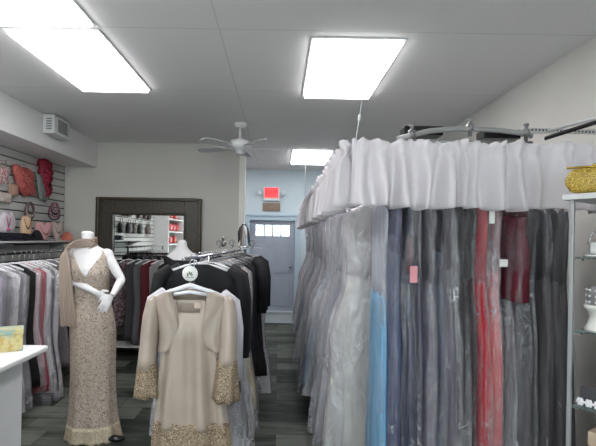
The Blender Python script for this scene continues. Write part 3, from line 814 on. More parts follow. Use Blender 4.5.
for i_ in range(8):
    u = i_ / 7; rg.append([(p.x - .07 + .14 * u, p.y + .035 * math.sin(PI * (.15 + .8 * u)) * math.cos(q), .028 + .024 * math.sin(PI * (.2 + .7 * u)) * math.sin(q)) for q in [2 * PI * k / 12 for k in range(12)]])
m.loft(rg).build('shoe', plain((20, 20, 22), .25), man)
# scarf
path = [ # px, py, dy, half width m, width dir
 (97, 243, .045, .03, (0, .2, 1)), (96, 241, -.03, .036, (0, -.2, 1)), (91, 243.5, -.068, .042, (.1, -.3, 1)), (82, 244.5, -.062, .05, (.2, -.5, 1)), (74, 245, -.05, .055, (.3, -.9, .6)), (67, 248, -.04, .062, (.35, -1, .1)), (63.5, 256, -.06, .06, (.75, -.7, 0)), (64, 272, -.085, .058, (1, -.35, 0)), (65.5, 292, -.095, .062, (1, -.25, 0)), (67, 312, -.1, .07, (1, -.2, 0)), (68.5, 327, -.1, .078, (1, -.15, -.04))]
rows = []
NW = 22
P = [(mp(a_, b2, c2), w_, Vector(dd_).normalized()) for a_, b2, c2, w_, dd_ in path]
for i_ in range(len(P) - 1):
    for sub_ in range(4):
        f = sub_ / 4
        p = P[i_][0].lerp(P[i_ + 1][0], f); w_ = P[i_][1] * (1 - f) + P[i_ + 1][1] * f; dd_ = P[i_][2].lerp(P[i_ + 1][2], f).normalized()
        tg_ = (P[i_ + 1][0] - P[i_][0]).normalized(); nn = dd_.cross(tg_).normalized()
        rows.append([p + dd_ * w_ * (2 * j / NW - 1) + nn * .011 * math.sin(j * 1.45 + i_ * .12) for j in range(NW + 1)])
p, w_, dd_ = P[-1]
rows.append([p + dd_ * w_ * (2 * j / NW - 1) + Vector((0, .008 * math.sin(j * 1.45), -.006 * math.sin(j * .5))) for j in range(NW + 1)])
MB().grid(rows).build('scarf', sheer((196, 178, 166), .68), man, solid=.0025, sub=1)

# second mannequin bust in black dress, behind the jackets
bd = 5.0; bo = W(181, 300, bd); bo.z = 0
bu = thing('mannequin', 'white headless mannequin in a black dress, only its neck above the black jackets', 'mannequin', bo)
def bpz(py): return W(181, py, bd).z
m = MB()
prof = [(239, .05, .048), (246, .052, .05), (250, .075, .06), (254, .15, .07), (258, .185, .08), (268, .17, .1), (280, .165, .115), (296, .13, .09), (320, .17, .12), (335, .175, .12)]
m.loft([[(w_ * math.cos(q), d__ * math.sin(q), bpz(py)) for q in [2 * PI * k / 28 for k in range(28)]] for py, w_, d__ in prof])
m.build('body', SK, bu, sub=1)
prof2 = [(256, .175, .082), (260, .193, .092), (268, .18, .112), (280, .175, .125), (296, .142, .1), (320, .185, .13), (345, .2, .14), (375, .22, .16)]
rr = [[(w_ * math.cos(q) * (1 + (.04 * math.sin(8 * q) if k_ > 4 else 0)), d__ * math.sin(q) * (1 + (.04 * math.sin(8 * q) if k_ > 4 else 0)), bpz(py) - (.06 * max(0, -math.sin(q)) ** 4 if k_ == 0 else 0)) for q in [2 * PI * k / 36 for k in range(36)]] for k_, (py, w_, d__) in enumerate(prof2)]
MB().loft(rr, cap=False).build('dress', cloth((24, 24, 27)), bu, solid=.004)
MB().lathe([(.001, 0), (.15, 0), (.15, .012), (.02, .025), (.018, .9), (.001, .9)], seg=24).build('base', BLACKMETAL, bu)

# ------------------------------------------------------------------ champagne suit on the front of the centre rack
SDp = 2.45; so = W(190, 258, SDp); railz = so.z
suit = thing('dress_suit', 'champagne satin dress with matching bolero jacket hanging at the front of the centre rack', 'dress suit', (so.x, SDp, railz))
def sp(px, py, dy=0):
    p = W(px, py, SDp + dy) - Vector((so.x, SDp, railz)); return Vector((p.x, dy, p.z))
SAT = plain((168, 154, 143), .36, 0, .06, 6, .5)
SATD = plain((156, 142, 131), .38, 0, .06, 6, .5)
CUFF = lace((104, 86, 68), (186, 168, 144), 105, .55, .05, .3)
PS = SDp / F
hg = MB().tube([sp(150, 299), sp(165, 293), sp(181, 288), sp(190, 285), sp(199, 288), sp(215, 293), sp(230, 299)], [.008, .01, .012, .013, .012, .01, .008], 8, 1.0).tube([sp(174, 294.5, -.012), sp(190, 292, -.02), sp(207, 294.5, -.012)], .01, 8).build('hanger', plain((222, 222, 228), .25, var=.02), suit)
pts = [sp(190, 286)] + [sp(190, 263)]
hk = [sp(190, 263) + Vector((-.0 + .018 - .018 * math.cos(q), 0, .018 * math.sin(q))) for q in [k * PI / 6 for k in range(0, 8)]]
hk = [p_ - Vector((.0, 0, .0)) for p_ in hk]
MB().tube([sp(190, 286), sp(190, 274)] + hk, .003, 6).build('hook', CHROME, hg)
tp = sp(190, 273.5, -.012)
disc = MB().lathe([(.001, -.002), (.04, -.002), (.041, .0), (.04, .003), (.001, .003)], tp, 28, 'Y').build('hanger_topper', plain((228, 228, 226), .4, var=.01), suit)
m = MB()
for ang_, ln in ((100, .026), (140, .022), (60, .024), (20, .018), (175, .018), (80, .014)):
    a_ = math.radians(ang_); c_ = Vector((math.cos(a_), math.sin(a_))); nn_ = Vector((-c_.y, c_.x)); st = Vector((tp.x, tp.z - .012))
    m.prism([tuple(st + c_ * ln * .25), tuple(st + c_ * ln * .65 + nn_ * .0045), tuple(st + c_ * ln), tuple(st + c_ * ln * .65 - nn_ * .0045)], .001, 'XZ', tp.y - .0036)
m.prism([(tp.x - .022, tp.z - .021), (tp.x + .022, tp.z - .021), (tp.x + .022, tp.z - .018), (tp.x - .022, tp.z - .018)], .001, 'XZ', tp.y - .0036)
m.build('leaf_emblem', plain((96, 110, 92), .5), disc, smooth=False)
# dress
dr = [(298, 190, 20, 3.5), (306, 190, 21, 5), (318, 190, 27, 8), (335, 190.5, 29, 10), (352, 191, 29, 10), (365, 191, 30, 10), (385, 191, 33, 11), (405, 191.5, 35.5, 12), (420, 192, 37, 13), (432, 192, 38.5, 14), (446, 192.5, 40, 15), (462, 193, 41.5, 16)]
def dring(py, c_, w_, d__, n=56, A=0, g=0):
    cc = sp(c_, py); out = []
    for j in range(n):
        q = 2 * PI * j / n
        fo = 1 + A * math.sin(7 * q + py * .01) + A * .6 * math.sin(11 * q + 2)
        dip = 0
        out.append((cc.x + (w_ * PS + g) * math.cos(q), (d__ * PS + g) * math.sin(q) * fo - .012, cc.z - dip))
    return out
def dlerp(py):
    for a_, b2 in zip(dr, dr[1:]):
        if a_[0] <= py <= b2[0]:
            k = (py - a_[0]) / (b2[0] - a_[0]); k2 = k
            return [a_[i] + (b2[i] - a_[i]) * k2 for i in range(1, 4)]
    return dr[-1][1:]
rows = []
for i_ in range(30):
    py = 300 + (424 - 300) * i_ / 29; c_, w_, d__ = dlerp(py)
    ring = dring(py, c_, w_, d__, A=.38 * min(1, i_ / 18))
    if i_ < 7:
        k = (1 - i_ / 7)
        ring = [(x, y, z_ - .062 * k * (1 if abs(x - sp(190, 300).x) < .066 and y < .005 else 0)) for x, y, z_ in ring]
    rows.append(ring)
dress = MB().loft(rows, cap=False).build('dress', SAT, suit, solid=.003)
rows = []
for i_ in range(12):
    py = 421 + 38 * i_ / 11; c_, w_, d__ = dlerp(py); rows.append(dring(py, c_, w_, d__, A=.24, g=.003))
rows[-1] = [(x, y, z_ + .01 * abs(math.sin(j * .8))) for j, (x, y, z_) in enumerate(rows[-1])]
rows[0] = [(x, y, z_ + .012 * abs(math.sin(j * .7))) for j, (x, y, z_) in enumerate(rows[0])]
MB().loft(rows, cap=False).build('lace_hem', CUFF, dress, solid=.003)
pl_ = sp(198, 306, -.045 + .02)
MB().box(sp(197.5, 305.5, -.036), (.032, .002, .028)).build('care_label', plain((215, 196, 186), .7), dress, smooth=False)
# jacket fronts and back: curved panels
def panel(edge_in, edge_out, rows_py, bulge, base):
    R = []
    for py in rows_py:
        a_, b2 = edge_in(py), edge_out(py); row = []
        for j in range(13):
            u = j / 12; px = a_ + (b2 - a_) * u
            dy = -base - bulge * math.sin(PI * min(1, .25 + u * .75)) + .004 * math.sin(u * 9 + py * .13)
            if u > .85: dy += (u - .85) / .15 * (base + .0)
            row.append(sp(px, py, dy))
        R.append(row)
    return R
def tabf(tab): return lambda y: interp(tab, y)
li = tabf([(292, 172), (305, 174.5), (320, 177.5), (332, 179), (341, 177), (348, 172), (352.5, 166)])
lo_ = tabf([(292, 164), (297, 155), (303, 153), (320, 157), (340, 158), (352.5, 157.5)])
ri = tabf([(292, 207), (305, 206), (320, 203), (334, 200.5), (342, 202), (348.5, 207), (353, 213)])
ro_ = tabf([(292, 216), (297, 226), (303, 229), (320, 225), (340, 224), (353, 224.5)])
pr = [292, 294, 297, 300, 304, 310, 317, 324, 331, 337, 342, 346, 349, 351, 352.5]
MB().grid(panel(li, lo_, pr, .03, .035)).build('jacket_front', SAT, suit, solid=.006, sub=1)
MB().grid(panel(ri, ro_, pr, .03, .035)).build('jacket_front', SAT, suit, solid=.006, sub=1)
R = []
for py in (289, 292, 297, 304, 315, 330, 345, 352):
    row = []
    for j in range(17):
        u = j / 16; a_ = lo_(max(292, py)); b2 = ro_(max(292, py))
        if py == 289: a_, b2 = 170, 210
        row.append(sp(a_ + (b2 - a_) * u, py, .008 + .045 * math.sin(PI * u) * (.4 if py < 295 else 1)))
    R.append(row)
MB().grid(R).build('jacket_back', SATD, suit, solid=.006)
def sleeve(ptsl, cuffp, pa):
    m = MB(); path = [sp(x, y, d) for x, y, d, r in ptsl]
    m.tube(path, [r * PS for *_, r in ptsl], 22, 1.25, up=(1, 0, 0))
    o = m.build('sleeve', SAT, suit)
    cp = [sp(x, y, d) for x, y, d, r in cuffp]
    m = MB(); m.tube([cp[0].lerp(cp[3], k / 9) for k in range(10)], [PS * (cuffp[0][3] + (cuffp[3][3] - cuffp[0][3]) * (k / 9)) for k in range(10)], 30, 1.1, up=(1, 0, 0))
    m.f = m.f[:-2]; m.mi = m.mi[:-2]
    for i_, v_ in enumerate(m.v):
        rr_, jj = divmod(i_, 30); q = 2 * PI * jj / 30; k = rr_ / 9
        cc = cp[0].lerp(cp[3], k); dv_ = Vector(v_) - cc
        m.v[i_] = tuple(cc + dv_ * (1 + .14 * k * math.sin(6 * q + pa)) + Vector((0, 0, (-.012 * abs(math.sin(q * 4)) if rr_ == 9 else 0))))
    m.build('lace_cuff', CUFF, o, solid=.003)
sleeve([(156, 297, 0, 4.5), (153.5, 303, -.01, 7), (151.5, 315, -.02, 8), (149.8, 330, -.03, 8.2), (148.4, 345, -.035, 8.2), (147.4, 358, -.04, 8.6), (147, 368, -.04, 9)], [(147.3, 363, -.04, 9.2), (146.8, 372, -.04, 9.8), (146.4, 382, -.04, 10.6), (146.6, 394, -.04, 11.4)], -1)
sleeve([(226, 297, 0, 4.5), (228, 303, -.01, 7), (229, 315, -.02, 8), (229, 330, -.03, 8.2), (228.5, 345, -.035, 8.4), (227.5, 358, -.04, 9), (227, 364, -.04, 9.2)], [(227, 359, -.04, 9.6), (226.5, 370, -.04, 10.6), (226, 382, -.04, 11.6), (226, 398, -.04, 12.4)], 1)

# ------------------------------------------------------------------ generic short garments
def garment(name, label, cat, loc, rz, L, w, th, col, group, mat=None, sleeves=0, cover=None, shoulder=.2, hmat=None, lean=0, flare=None, amp=.14, k=6, drop=.045, coverL=None):
    t = thing(name, label, cat, loc, rz, group)
    hanger(t, shoulder * .86, hmat or WHITEMETAL, -drop, drop + .02, .05)
    mt = mat or cloth(col)
    ph, p2 = random.uniform(0, 6), random.uniform(0, 6)
    fl = flare if flare else w
    wt = [(0, .055), (.035, shoulder * .7), (.08, shoulder), (.25, w * .93), (.5, w * .86), (1, fl)]
    tt = [(0, th * .35), (.08, th * .6), (.3, th), (1, th * .95)]
    sh = lambda r: [[(x, y, z_ - drop - .005) for x, y, z_ in q] for q in r]
    bo_ = MB().loft(sh(body_loft(L, wt, tt, 0, 1, 14, 40, k, amp, ph, p2, lean)))
    bo_.build('body', mt, t)
    if sleeves:
        for sx in (-1, 1):
            MB().tube([(sx * shoulder * .82, 0, -drop - .03), (sx * (shoulder + .02), -.01, -drop - .08), (sx * (shoulder + .045), -.015, -drop - .22), (sx * (shoulder + .05), -.02, -drop - sleeves)], [.03, .045, .042, .036], 14).build('sleeve', mt, t)
    if cover:
        MB().loft(sh(body_loft(coverL or L * 1.12, wt, tt, 0, 1, 13, 32, 5, .2, ph + 2, p2 + 1, lean, .016, .005)), cap=False).build('plastic_cover', cover, t)
    return t

# centre rack: garments running back from the suit
def cr(y): return -.48 + (y - 2.5) * .055
CG = 'clothes on the centre rack behind the champagne suit'
items = [
 (2.6, 'jacket', 'white sheer jacket in plastic directly behind the champagne suit', 'jacket', .75, .22, .03, (208, 206, 214), .5, FILMH, .205, None),
 (2.76, 'jacket', 'black jacket on a white hanger, nearest black one behind the champagne suit', 'jacket', .8, .23, .045, (20, 20, 23), .55, None, .215, None),
 (2.92, 'jacket', 'second black jacket in a clear bag, close behind the first', 'jacket', .8, .23, .045, (24, 24, 28), .55, FILML, .21, 1.1),
 (3.1, 'dress', 'grey dress in a clear bag midway along the centre rack', 'dress', 1.15, .22, .05, (140, 138, 142), 0, FILMH, .2, None),
 (3.28, 'dress', 'pale silver dress in a clear bag midway along the centre rack', 'dress', 1.2, .23, .05, (176, 172, 172), 0, FILMH, .2, None),
 (3.46, 'dress', 'beige gold dress in a clear bag midway along the centre rack', 'dress', 1.1, .23, .05, (176, 160, 128), 0, FILMH, .2, None),
 (3.66, 'dress', 'smoke grey dress in a clear bag before the black garments of the centre rack', 'dress', 1.2, .23, .05, (118, 118, 124), 0, FILM, .2, None),
 (3.9, 'dress', 'black and white panelled dress toward the far end of the centre rack', 'dress', .95, .22, .05, (26, 26, 28), 0, None, .2, None),
 (4.1, 'dress', 'black dress third from the far end of the centre rack', 'dress', 1.0, .23, .05, (24, 24, 27), .5, None, .21, None),
 (4.3, 'dress', 'long black dress second from the far end of the centre rack', 'dress', 1.1, .24, .055, (20, 20, 23), .5, None, .21, None),
 (4.52, 'dress', 'black dress with white marks at the far end of the centre rack', 'dress', 1.0, .24, .055, (22, 22, 25), .5, None, .21, None),
 (4.72, 'gown', 'pale gown in a clear bag closing the far end of the centre rack', 'gown', 1.25, .24, .05, (176, 172, 178), 0, FILMH, .22, None),
]
for (y, nm, lab, cat, L, w, th, c_, sl, cv, shd, cL) in items:
    g = garment(nm, lab, cat, (cr(y), y, railz), random.uniform(-.1, .1) - .05, L, w, th, c_, CG, None, sl, cv, shd, (None if y < 3 else plain((120, 120, 124), .3, .4)), drop=(.17 if y < 2.7 else .045), coverL=cL, flare=w + (.05 if L > 1 else 0))
    if 'white marks' in lab or 'panelled' in lab:
        m = MB()
        for k in range(5): m.box((.12 + .02 * (k % 2), -th - .006, -.2 - k * .13), (.05, .004, .03), 0, .5)
        m.build('white_trim', plain((215, 215, 215), .7), g, smooth=False)
rk = thing('clothes_rack', 'chrome clothes rack in the middle of the shop carrying the champagne suit', 'clothes rack', (0, 0, 0))
z0 = railz - .005
MB().tube([(cr(2.38), 2.38, z0), (cr(4.95), 4.95, z0)], .011, 10).build('rail', CHROME, rk)
for y in (2.95, 4.85):
    MB().tube([(cr(y), y, z0), (cr(y), y, .03)], .013, 10).build('upright', CHROME, rk)
    MB().tube([(cr(y) - .24, y, .03), (cr(y) + .24, y, .03)], .014, 10).lathe([(.001, 0), (.02, 0), (.02, .03), (.001, .03)], (cr(y) - .22, y, 0), 10).lathe([(.001, 0), (.02, 0), (.02, .03), (.001, .03)], (cr(y) + .22, y, 0), 10).build('foot', CHROME, rk)
MB().tube([(cr(2.95), 2.95, .045), (cr(4.85), 4.85, .045)], .011, 8).build('bottom_bar', CHROME, rk)
# scrollwork finial tray at the far end
fz = W(240, 249, 4.45)
tr = thing('accessory_tray', 'small silver tray with scrolled edges on the far end of the centre rack', 'tray', (cr(4.45), 4.45, railz + .012))
m = MB().bb(-.2, .2, -.1, .1, 0, .008)
m.build('plate', GREYMETAL, tr, smooth=False, bevel=.002)
for x in (-.19, -.07, .12):
    q = [(x + .03 * math.cos(a_) * (1 - a_ / 12), -.1, .05 + .035 * math.sin(a_) * (1 - a_ / 12)) for a_ in [k * .6 for k in range(14)]]
    MB().tube(q, .006, 6).tube([(x, -.1, .008), (x + .02, -.1, .03)], .006, 6).build('scroll', plain((128, 128, 130), .3, .7, .15, 40), tr)
fgo = W(243.5, 250, 4.42)
fg = thing('scarf_stand', 'silver and black draped scarves on a small stand atop the rack by the corner', 'scarf stand', (fgo.x, 4.42, railz + .0205))
hh = W(243, 223, 4.42).z - (railz + .0205)
MB().lathe([(.001, 0), (.05, 0), (.05, .012), (.01, .02), (.009, hh - .02), (.022, hh - .015), (.022, hh), (.001, hh + .004)], seg=16).build('stand', CHROME, fg)
for x, c_, ln, w_ in ((-.04, (40, 36, 36), .17, .013), (-.02, (84, 78, 74), .24, .01), (.006, (150, 146, 144), .25, .011), (.024, (200, 200, 202), .12, .014), (.044, (38, 38, 42), .2, .011), (.01, (30, 30, 32), .15, .009)):
    zt = hh - .02
    MB().tube([(x * .25, -.012, zt), (x * .8, -.03, zt - .03), (x * 1.05, -.03, zt - ln * .45), (x * 1.1 + .006 * math.sin(x * 300), -.026, zt - ln * .8), (x * 1.25, -.026, zt - ln)], [.007, w_, w_ * 1.1, w_, .004], 10, .6, up=(1, 0, 0)).build('scarf', cloth(c_, .5), fg)
cst = MB().ball((0, 0, .035), .035, 10, (1, 1, .9)).lathe([(.001, .06), (.012, .06), (.012, .08), (.02, .085), (.012, .1), (.001, .105)], seg=12).build('ornament', plain((150, 148, 146), .25, .7, .2, 40), loc=(W(223, 245, 4.42).x, 4.42, railz + .0205))
tag(cst, 'small round silver ornament on the rack tray left of the draped scarves', 'ornament')

# ------------------------------------------------------------------ back rack (in front of the mirror)
bry = 5.95; brz = W(130, 256, bry).z
BG = 'clothes on the rack before the mirror'
bk = [(-2.06, 'blouse', 'black blouse on the mirror-side rack partly behind the lace mannequin', (34, 32, 36), .75, .2, None),
 (-1.93, 'blouse', 'maroon and grey floral print blouse hanging before the mirror', (96, 78, 82), .85, .23, floral((70, 58, 64), ((120, 104, 108), (66, 30, 40)), 40)),
 (-1.8, 'dress', 'charcoal dress between the floral blouse and the dark red dress', (64, 62, 66), 1.0, .2, None),
 (-1.7, 'dress', 'slate grey dress just left of the dark red dress', (96, 96, 100), 1.05, .2, None),
 (-1.6, 'dress', 'dark red dress hanging before the mirror', (92, 24, 34), 1.0, .2, None),
 (-1.49, 'dress', 'silver grey dress just right of the dark red dress', (140, 138, 138), 1.05, .2, None),
 (-1.38, 'dress', 'black dress at the right end of the rack before the mirror', (24, 24, 26), 1.05, .2, None)]
for x, nm, lab, c_, L, w, mt in bk:
    garment(nm, lab, nm, (x, bry, brz), PI / 2 - .75 + random.uniform(-.1, .1), L, w, .04, c_, BG, mt, .45 if nm == 'blouse' else 0, None, .19)
rk = thing('clothes_rack', 'black clothes rack in front of the big framed mirror', 'clothes rack', (0, bry, 0))
MB().tube([(-2.25, 0, brz), (-1.2, 0, brz)], .012, 10).build('rail', BLACKMETAL, rk)
for x in (-2.22, -1.23):
    MB().tube([(x, 0, brz), (x, 0, .03)], .014, 10).tube([(x, -.22, .03), (x, .22, .03)], .015, 10).lathe([(.001, 0), (.02, 0), (.02, .03), (.001, .03)], (x, -.2, 0), 10).lathe([(.001, 0), (.02, 0), (.02, .03), (.001, .03)], (x, .2, 0), 10).build('upright', BLACKMETAL, rk)
MB().bb(-2.2, -1.25, -.15, .15, .2, .22).build('shelf', plain((190, 190, 190), .5), rk, smooth=False, bevel=.003)

# ------------------------------------------------------------------ left rack below the slatwall
lrx = -2.36; lrz = W(30, 253, 4.3).z
LG = 'clothes on the left rack under the slatwall'
lc = [
 (3.6, (150, 132, 160), 'dress', 1.15, FILM, 'mauve dress in plastic at the left edge, above the patterned box'),
 (3.72, (92, 88, 100), 'dress', 1.2, FILM, 'slate grey dress in plastic, second from the left edge of the left rack'),
 (3.84, (190, 188, 190), 'dress', 1.1, FILMH, 'pale grey dress in plastic left of the white-tagged black dress'),
 (3.96, (120, 118, 124), 'dress', 1.1, FILM, 'mid grey bagged dress immediately left of the white-tagged black dress'),
 (4.1, (20, 20, 22), 'dress', 1.1, None, 'black dress with a white paper tag on the left rack'),
 (4.2, (186, 150, 156), 'dress', 1.0, FILM, 'dusty pink dress right of the white-tagged black dress'),
 (4.29, (160, 40, 56), 'dress', 1.2, FILML, 'red dress in clear plastic on the left rack'),
 (4.375, (196, 194, 196), 'dress', 1.1, FILMH, 'white bagged dress right of the red dress on the left rack'),
 (4.455, (52, 56, 78), 'dress', 1.25, FILM, 'navy bagged dress left of the long silver gown'),
 (4.56, (176, 170, 160), 'gown', 1.36, FILMH, 'long silver champagne gown in plastic, reaching lowest on the left rack'),
 (4.76, (110, 104, 110), 'dress', 1.1, None, 'grey dress just behind the scarf of the lace mannequin'),
 (4.96, (46, 44, 50), 'dress', 1.1, None, 'charcoal dress behind the lace mannequin on the left rack'),
 (5.2, (128, 92, 100), 'dress', 1.0, None, 'rose brown dress near the far end of the left rack'),
 (5.44, (36, 36, 40), 'dress', 1.1, None, 'black dress at the far end of the left rack'),
]
for y, c_, nm, L, cv, lab in lc:
    g = garment(nm, lab, nm, (lrx, y, lrz), random.uniform(.1, .3), L, .2, .04, c_, LG, None, 0, cv, .19, flare=.24, drop=.085)
    if 'white-tag' in lab or 'white paper tag' in lab:
        pass
    if lab.startswith('black dress with a white paper'):
        MB().box((.06, -.056, -.45), (.075, .003, .13)).build('paper_tag', plain((222, 222, 220), .7, var=.02), g, smooth=False)
rk = thing('clothes_rack', 'dark clothes rack along the left wall under the slatwall accessories', 'clothes rack', (lrx, 0, 0))
MB().tube([(0, 3.4, lrz), (0, 5.75, lrz)], .013, 10).build('rail', BLACKMETAL, rk)
for y in (3.5, 5.65):
    MB().tube([(0, y, lrz), (0, y, .03)], .014, 10).tube([(-.24, y, .03), (.24, y, .03)], .015, 10).lathe([(.001, 0), (.02, 0), (.02, .03), (.001, .03)], (-.22, y, 0), 10).lathe([(.001, 0), (.02, 0), (.02, .03), (.001, .03)], (.22, y, 0), 10).build('upright', BLACKMETAL, rk)
MB().tube([(0, 3.5, .05), (0, 5.65, .05)], .011, 8).build('bottom_bar', CHROME, rk)

# ------------------------------------------------------------------ slatwall shelf and accessories
sz = 1.53
t = thing('slatwall_shelf', 'narrow pale shelf on the slatwall above the left clothes rack', 'shelf', (XL, 0, sz))
MB().bb(.001, .3, 3.2, 6.3, -.018, 0).build('board', plain((196, 196, 196), .4, var=.02), t, smooth=False, bevel=.003)
for y in (3.6, 4.9, 6.1): MB().prism([(.002, -.019), (.26, -.019), (.002, -.12)], .012, 'XZ', y).build('bracket', CHROME, t, smooth=False)
def wall_d(px, off=.05): return -(XL + off) * F / (279 - px)
def hook_part(t, z=0, x=0):
    MB().tube([(-.051 + x, 0, z), (0 + x, 0, z), (.03 + x, 0, z), (.035 + x, 0, z + .012)], .003, 6).build('peg_hook', CHROME, t)
def wthing(name, lab, cat, px, py, group=None, off=.05):
    d = wall_d(px, off); p = W(px, py, d)
    return thing(name, lab, cat, (XL + off, d, p.z), 0, group), d / F
def blob(pts, th, jag=0, rnd=None, n=3):
    """outline in YZ, puffy thickness in X"""
    rnd = rnd or random
    c0 = sum(p[0] for p in pts) / len(pts); c1 = sum(p[1] for p in pts) / len(pts)
    dense = []
    for a_, b2 in zip(pts, pts[1:] + pts[:1]):
        for k in range(n):
            f = k / n; dense.append((a_[0] + (b2[0] - a_[0]) * f + rnd.uniform(-jag, jag), a_[1] + (b2[1] - a_[1]) * f + rnd.uniform(-jag, jag)))
    rings = []
    for sc_, xx in ((.75, -th * .45), (1, -th * .2), (1, th * .1), (.85, th * .4), (.5, th * .55), (.08, th * .58)):
        rings.append([(xx + (rnd.uniform(-jag, jag) if sc_ < 1 else 0), c0 + (y - c0) * sc_, c1 + (z_ - c1) * sc_) for y, z_ in dense])
    return MB().loft(rings)
# coral bodice
t, s_ = wthing('beaded_top', 'coral pink ruffled top hanging on the slatwall', 'top', 22, 166)
sw = .24
blob([(-.2, 0), (-.08, -.03), (.06, -.01), (.19, -.05), (.24, -.2), (.27, -.32), (.05, -.34), (-.08, -.3), (-.16, -.14)], .09, .012).build('cloth', floral((176, 84, 80), ((196, 108, 100), (150, 60, 62)), 40), t)
hook_part(t, .01)
t, s_ = wthing('ruffled_scarf', 'crimson ruffled scarf hanging on the slatwall below the soffit', 'scarf', 43, 160)
blob([(-.1, .0), (.0, .02), (.14, .0), (.17, -.14), (.15, -.28), (.13, -.46), (.04, -.47), (.0, -.33), (-.09, -.22), (-.11, -.1)], .1, .02).build('ruffles', floral((142, 28, 52), ((170, 44, 70), (104, 18, 38)), 50), t)
hook_part(t, .015)
t, s_ = wthing('scarf', 'grey green sheer scarf hanging between the coral top and crimson scarf', 'scarf', 38, 178, off=.04)
blob([(-.08, .05), (.04, .05), (.14, -.1), (.24, -.24), (.16, -.28), (.03, -.26), (-.03, -.1)], .04, .008).build('cloth', cloth((150, 158, 152)), t)
hook_part(t, .04)
t, s_ = wthing('pouch', 'small peach pouch hanging left of the coral top', 'pouch', 13, 184)
blob([(-.09, 0), (.08, 0), (.08, -.13), (-.09, -.14)], .04, .004).build('cloth', cloth((202, 160, 142)), t)
hook_part(t, .005)
t, s_ = wthing('evening_bag', 'pink beaded bag hanging at the left edge beside the slatwall lines', 'bag', 3, 166)
blob([(-.14, -.02), (.07, 0), (.07, -.1), (.03, -.19), (-.12, -.21)], .05, .005).build('bag_body', floral((206, 186, 182), ((190, 96, 110), (222, 210, 206)), 45), t)
MB().tube([(0, -.08, -.01), (.01, -.05, .05), (.01, 0, .06), (0, .04, 0)], .005, 6).build('strap', plain((180, 150, 150), .5), t)
hook_part(t, .06)
t, s_ = wthing('pouch', 'cream lace pouch hanging at the left edge under the pink beaded bag', 'pouch', 5, 193)
blob([(-.14, 0), (.08, 0), (.11, -.05), (.07, -.11), (-.14, -.1)], .05, .006).build('cloth', lace((214, 204, 196), (180, 160, 152), 60), t)
hook_part(t, .005)
def necklace(name, lab, px, py, w, L, c_, beads, c2=None, loops=1):
    t, s_ = wthing(name, lab, 'necklace', px, py)
    for lp in range(loops):
        m = MB(); LL = L * (1 - .18 * lp)
        for k in range(beads):
            q = PI * 2 * k / beads
            m.ball((.012 + .006 * lp, w * (1 - .15 * lp) * math.sin(q) * (.55 + .45 * (1 - math.cos(q)) / 2), -LL * (1 - math.cos(q)) / 2), .016 if beads < 30 else .012, 6)
        m.tube([(.012 + .006 * lp, w * (1 - .15 * lp) * math.sin(q) * (.55 + .45 * (1 - math.cos(q)) / 2), -LL * (1 - math.cos(q)) / 2) for q in [2 * PI * k / 24 for k in range(25)]], .004, 5)
        m.build('bead_strand', plain(c2 if (lp % 2 and c2) else c_, .3, .2, .15, 60), t)
    hook_part(t, .005)
necklace('necklace', 'silver and brown bead necklace hanging above the beige display bust', 28, 203, .12, .19, (110, 92, 90), 26, (190, 180, 178), 3)
necklace('necklace', 'bundle of dark and pink bead necklaces near the wall corner', 53, 203, .19, .22, (70, 56, 66), 30, (196, 130, 150), 4)
def bust(lab, px, py, pts, c_, group, extra=None, off=.17, zb=None, rz=-.35):
    d = wall_d(px, off); p = W(px, py, d)
    t = thing('jewellery_bust', lab, 'jewellery bust', (XL + off, d, sz + .0005 if zb is None else zb), rz, group)
    blob(pts, .05, .0, n=4).build('bust_form', plain(c_, .55, var=.03), t)
    MB().bb(-.05, .035, -.05, .05, 0, .012).box((-.02, 0, .05), (.012, .05, .09)).build('stand', plain(c_, .55, var=.03), t, smooth=False)
    m = MB()
    top = max(z_ for _, z_ in pts); wd = max(y for y, _ in pts)
    for k in range(15):
        u = k / 14; yy = wd * .62 * (2 * u - 1)
        m.ball((.033 - .012 * abs(2 * u - 1), yy, top - .05 - (.1 * math.sin(PI * u))), .0075, 6)
    m.build('necklace', plain(extra or (70, 60, 64), .25, .3), t)
    return t
heart = [(0, .005), (.07, .06), (.125, .13), (.13, .19), (.1, .225), (.05, .225), (0, .19), (-.05, .225), (-.1, .225), (-.13, .19), (-.125, .13), (-.07, .06)]
JG = 'jewellery busts on the slatwall shelf'
bust('pink heart-shaped jewellery bust on the slatwall shelf', 44, 249, heart, (214, 164, 166), JG, (90, 50, 54))
bust('pale cream jewellery bust behind the pink heart one, nearest the wall corner', 57, 247, [(y * .8, z_ * 1.1) for y, z_ in heart], (206, 190, 182), JG, (110, 90, 90), off=.1)
tall = [(-.05, .005), (.05, .005), (.075, .1), (.08, .2), (.06, .27), (.0, .285), (-.06, .27), (-.08, .2), (-.075, .1)]
bust('tall beige jewellery bust with dark beads left of the pink heart one', 26, 249, [(y * .9, z_) for y, z_ in tall], (206, 172, 140), JG, (34, 28, 28))
# white bust hangs higher on the wall
t, s_ = wthing('jewellery_bust', 'white jewellery bust with a pink pendant on the slatwall at the left edge', 'jewellery bust', 7, 234, None, .06)
blob([(0, 0), (.1, .02), (.14, .1), (.12, .2), (.06, .25), (.02, .2), (-.02, .2), (-.06, .25), (-.13, .2), (-.14, .1), (-.1, .02)], .07, 0, n=4).build('bust_form', plain((218, 208, 216), .5, var=.03), t)
MB().ball((.045, -.05, .05), .02, 8).tube([(.04, -.08, .2), (.045, -.05, .07), (.04, 0, .18)], .004, 6).build('pendant', plain((196, 80, 130), .4), t)
hook_part(t, .12, -.012)
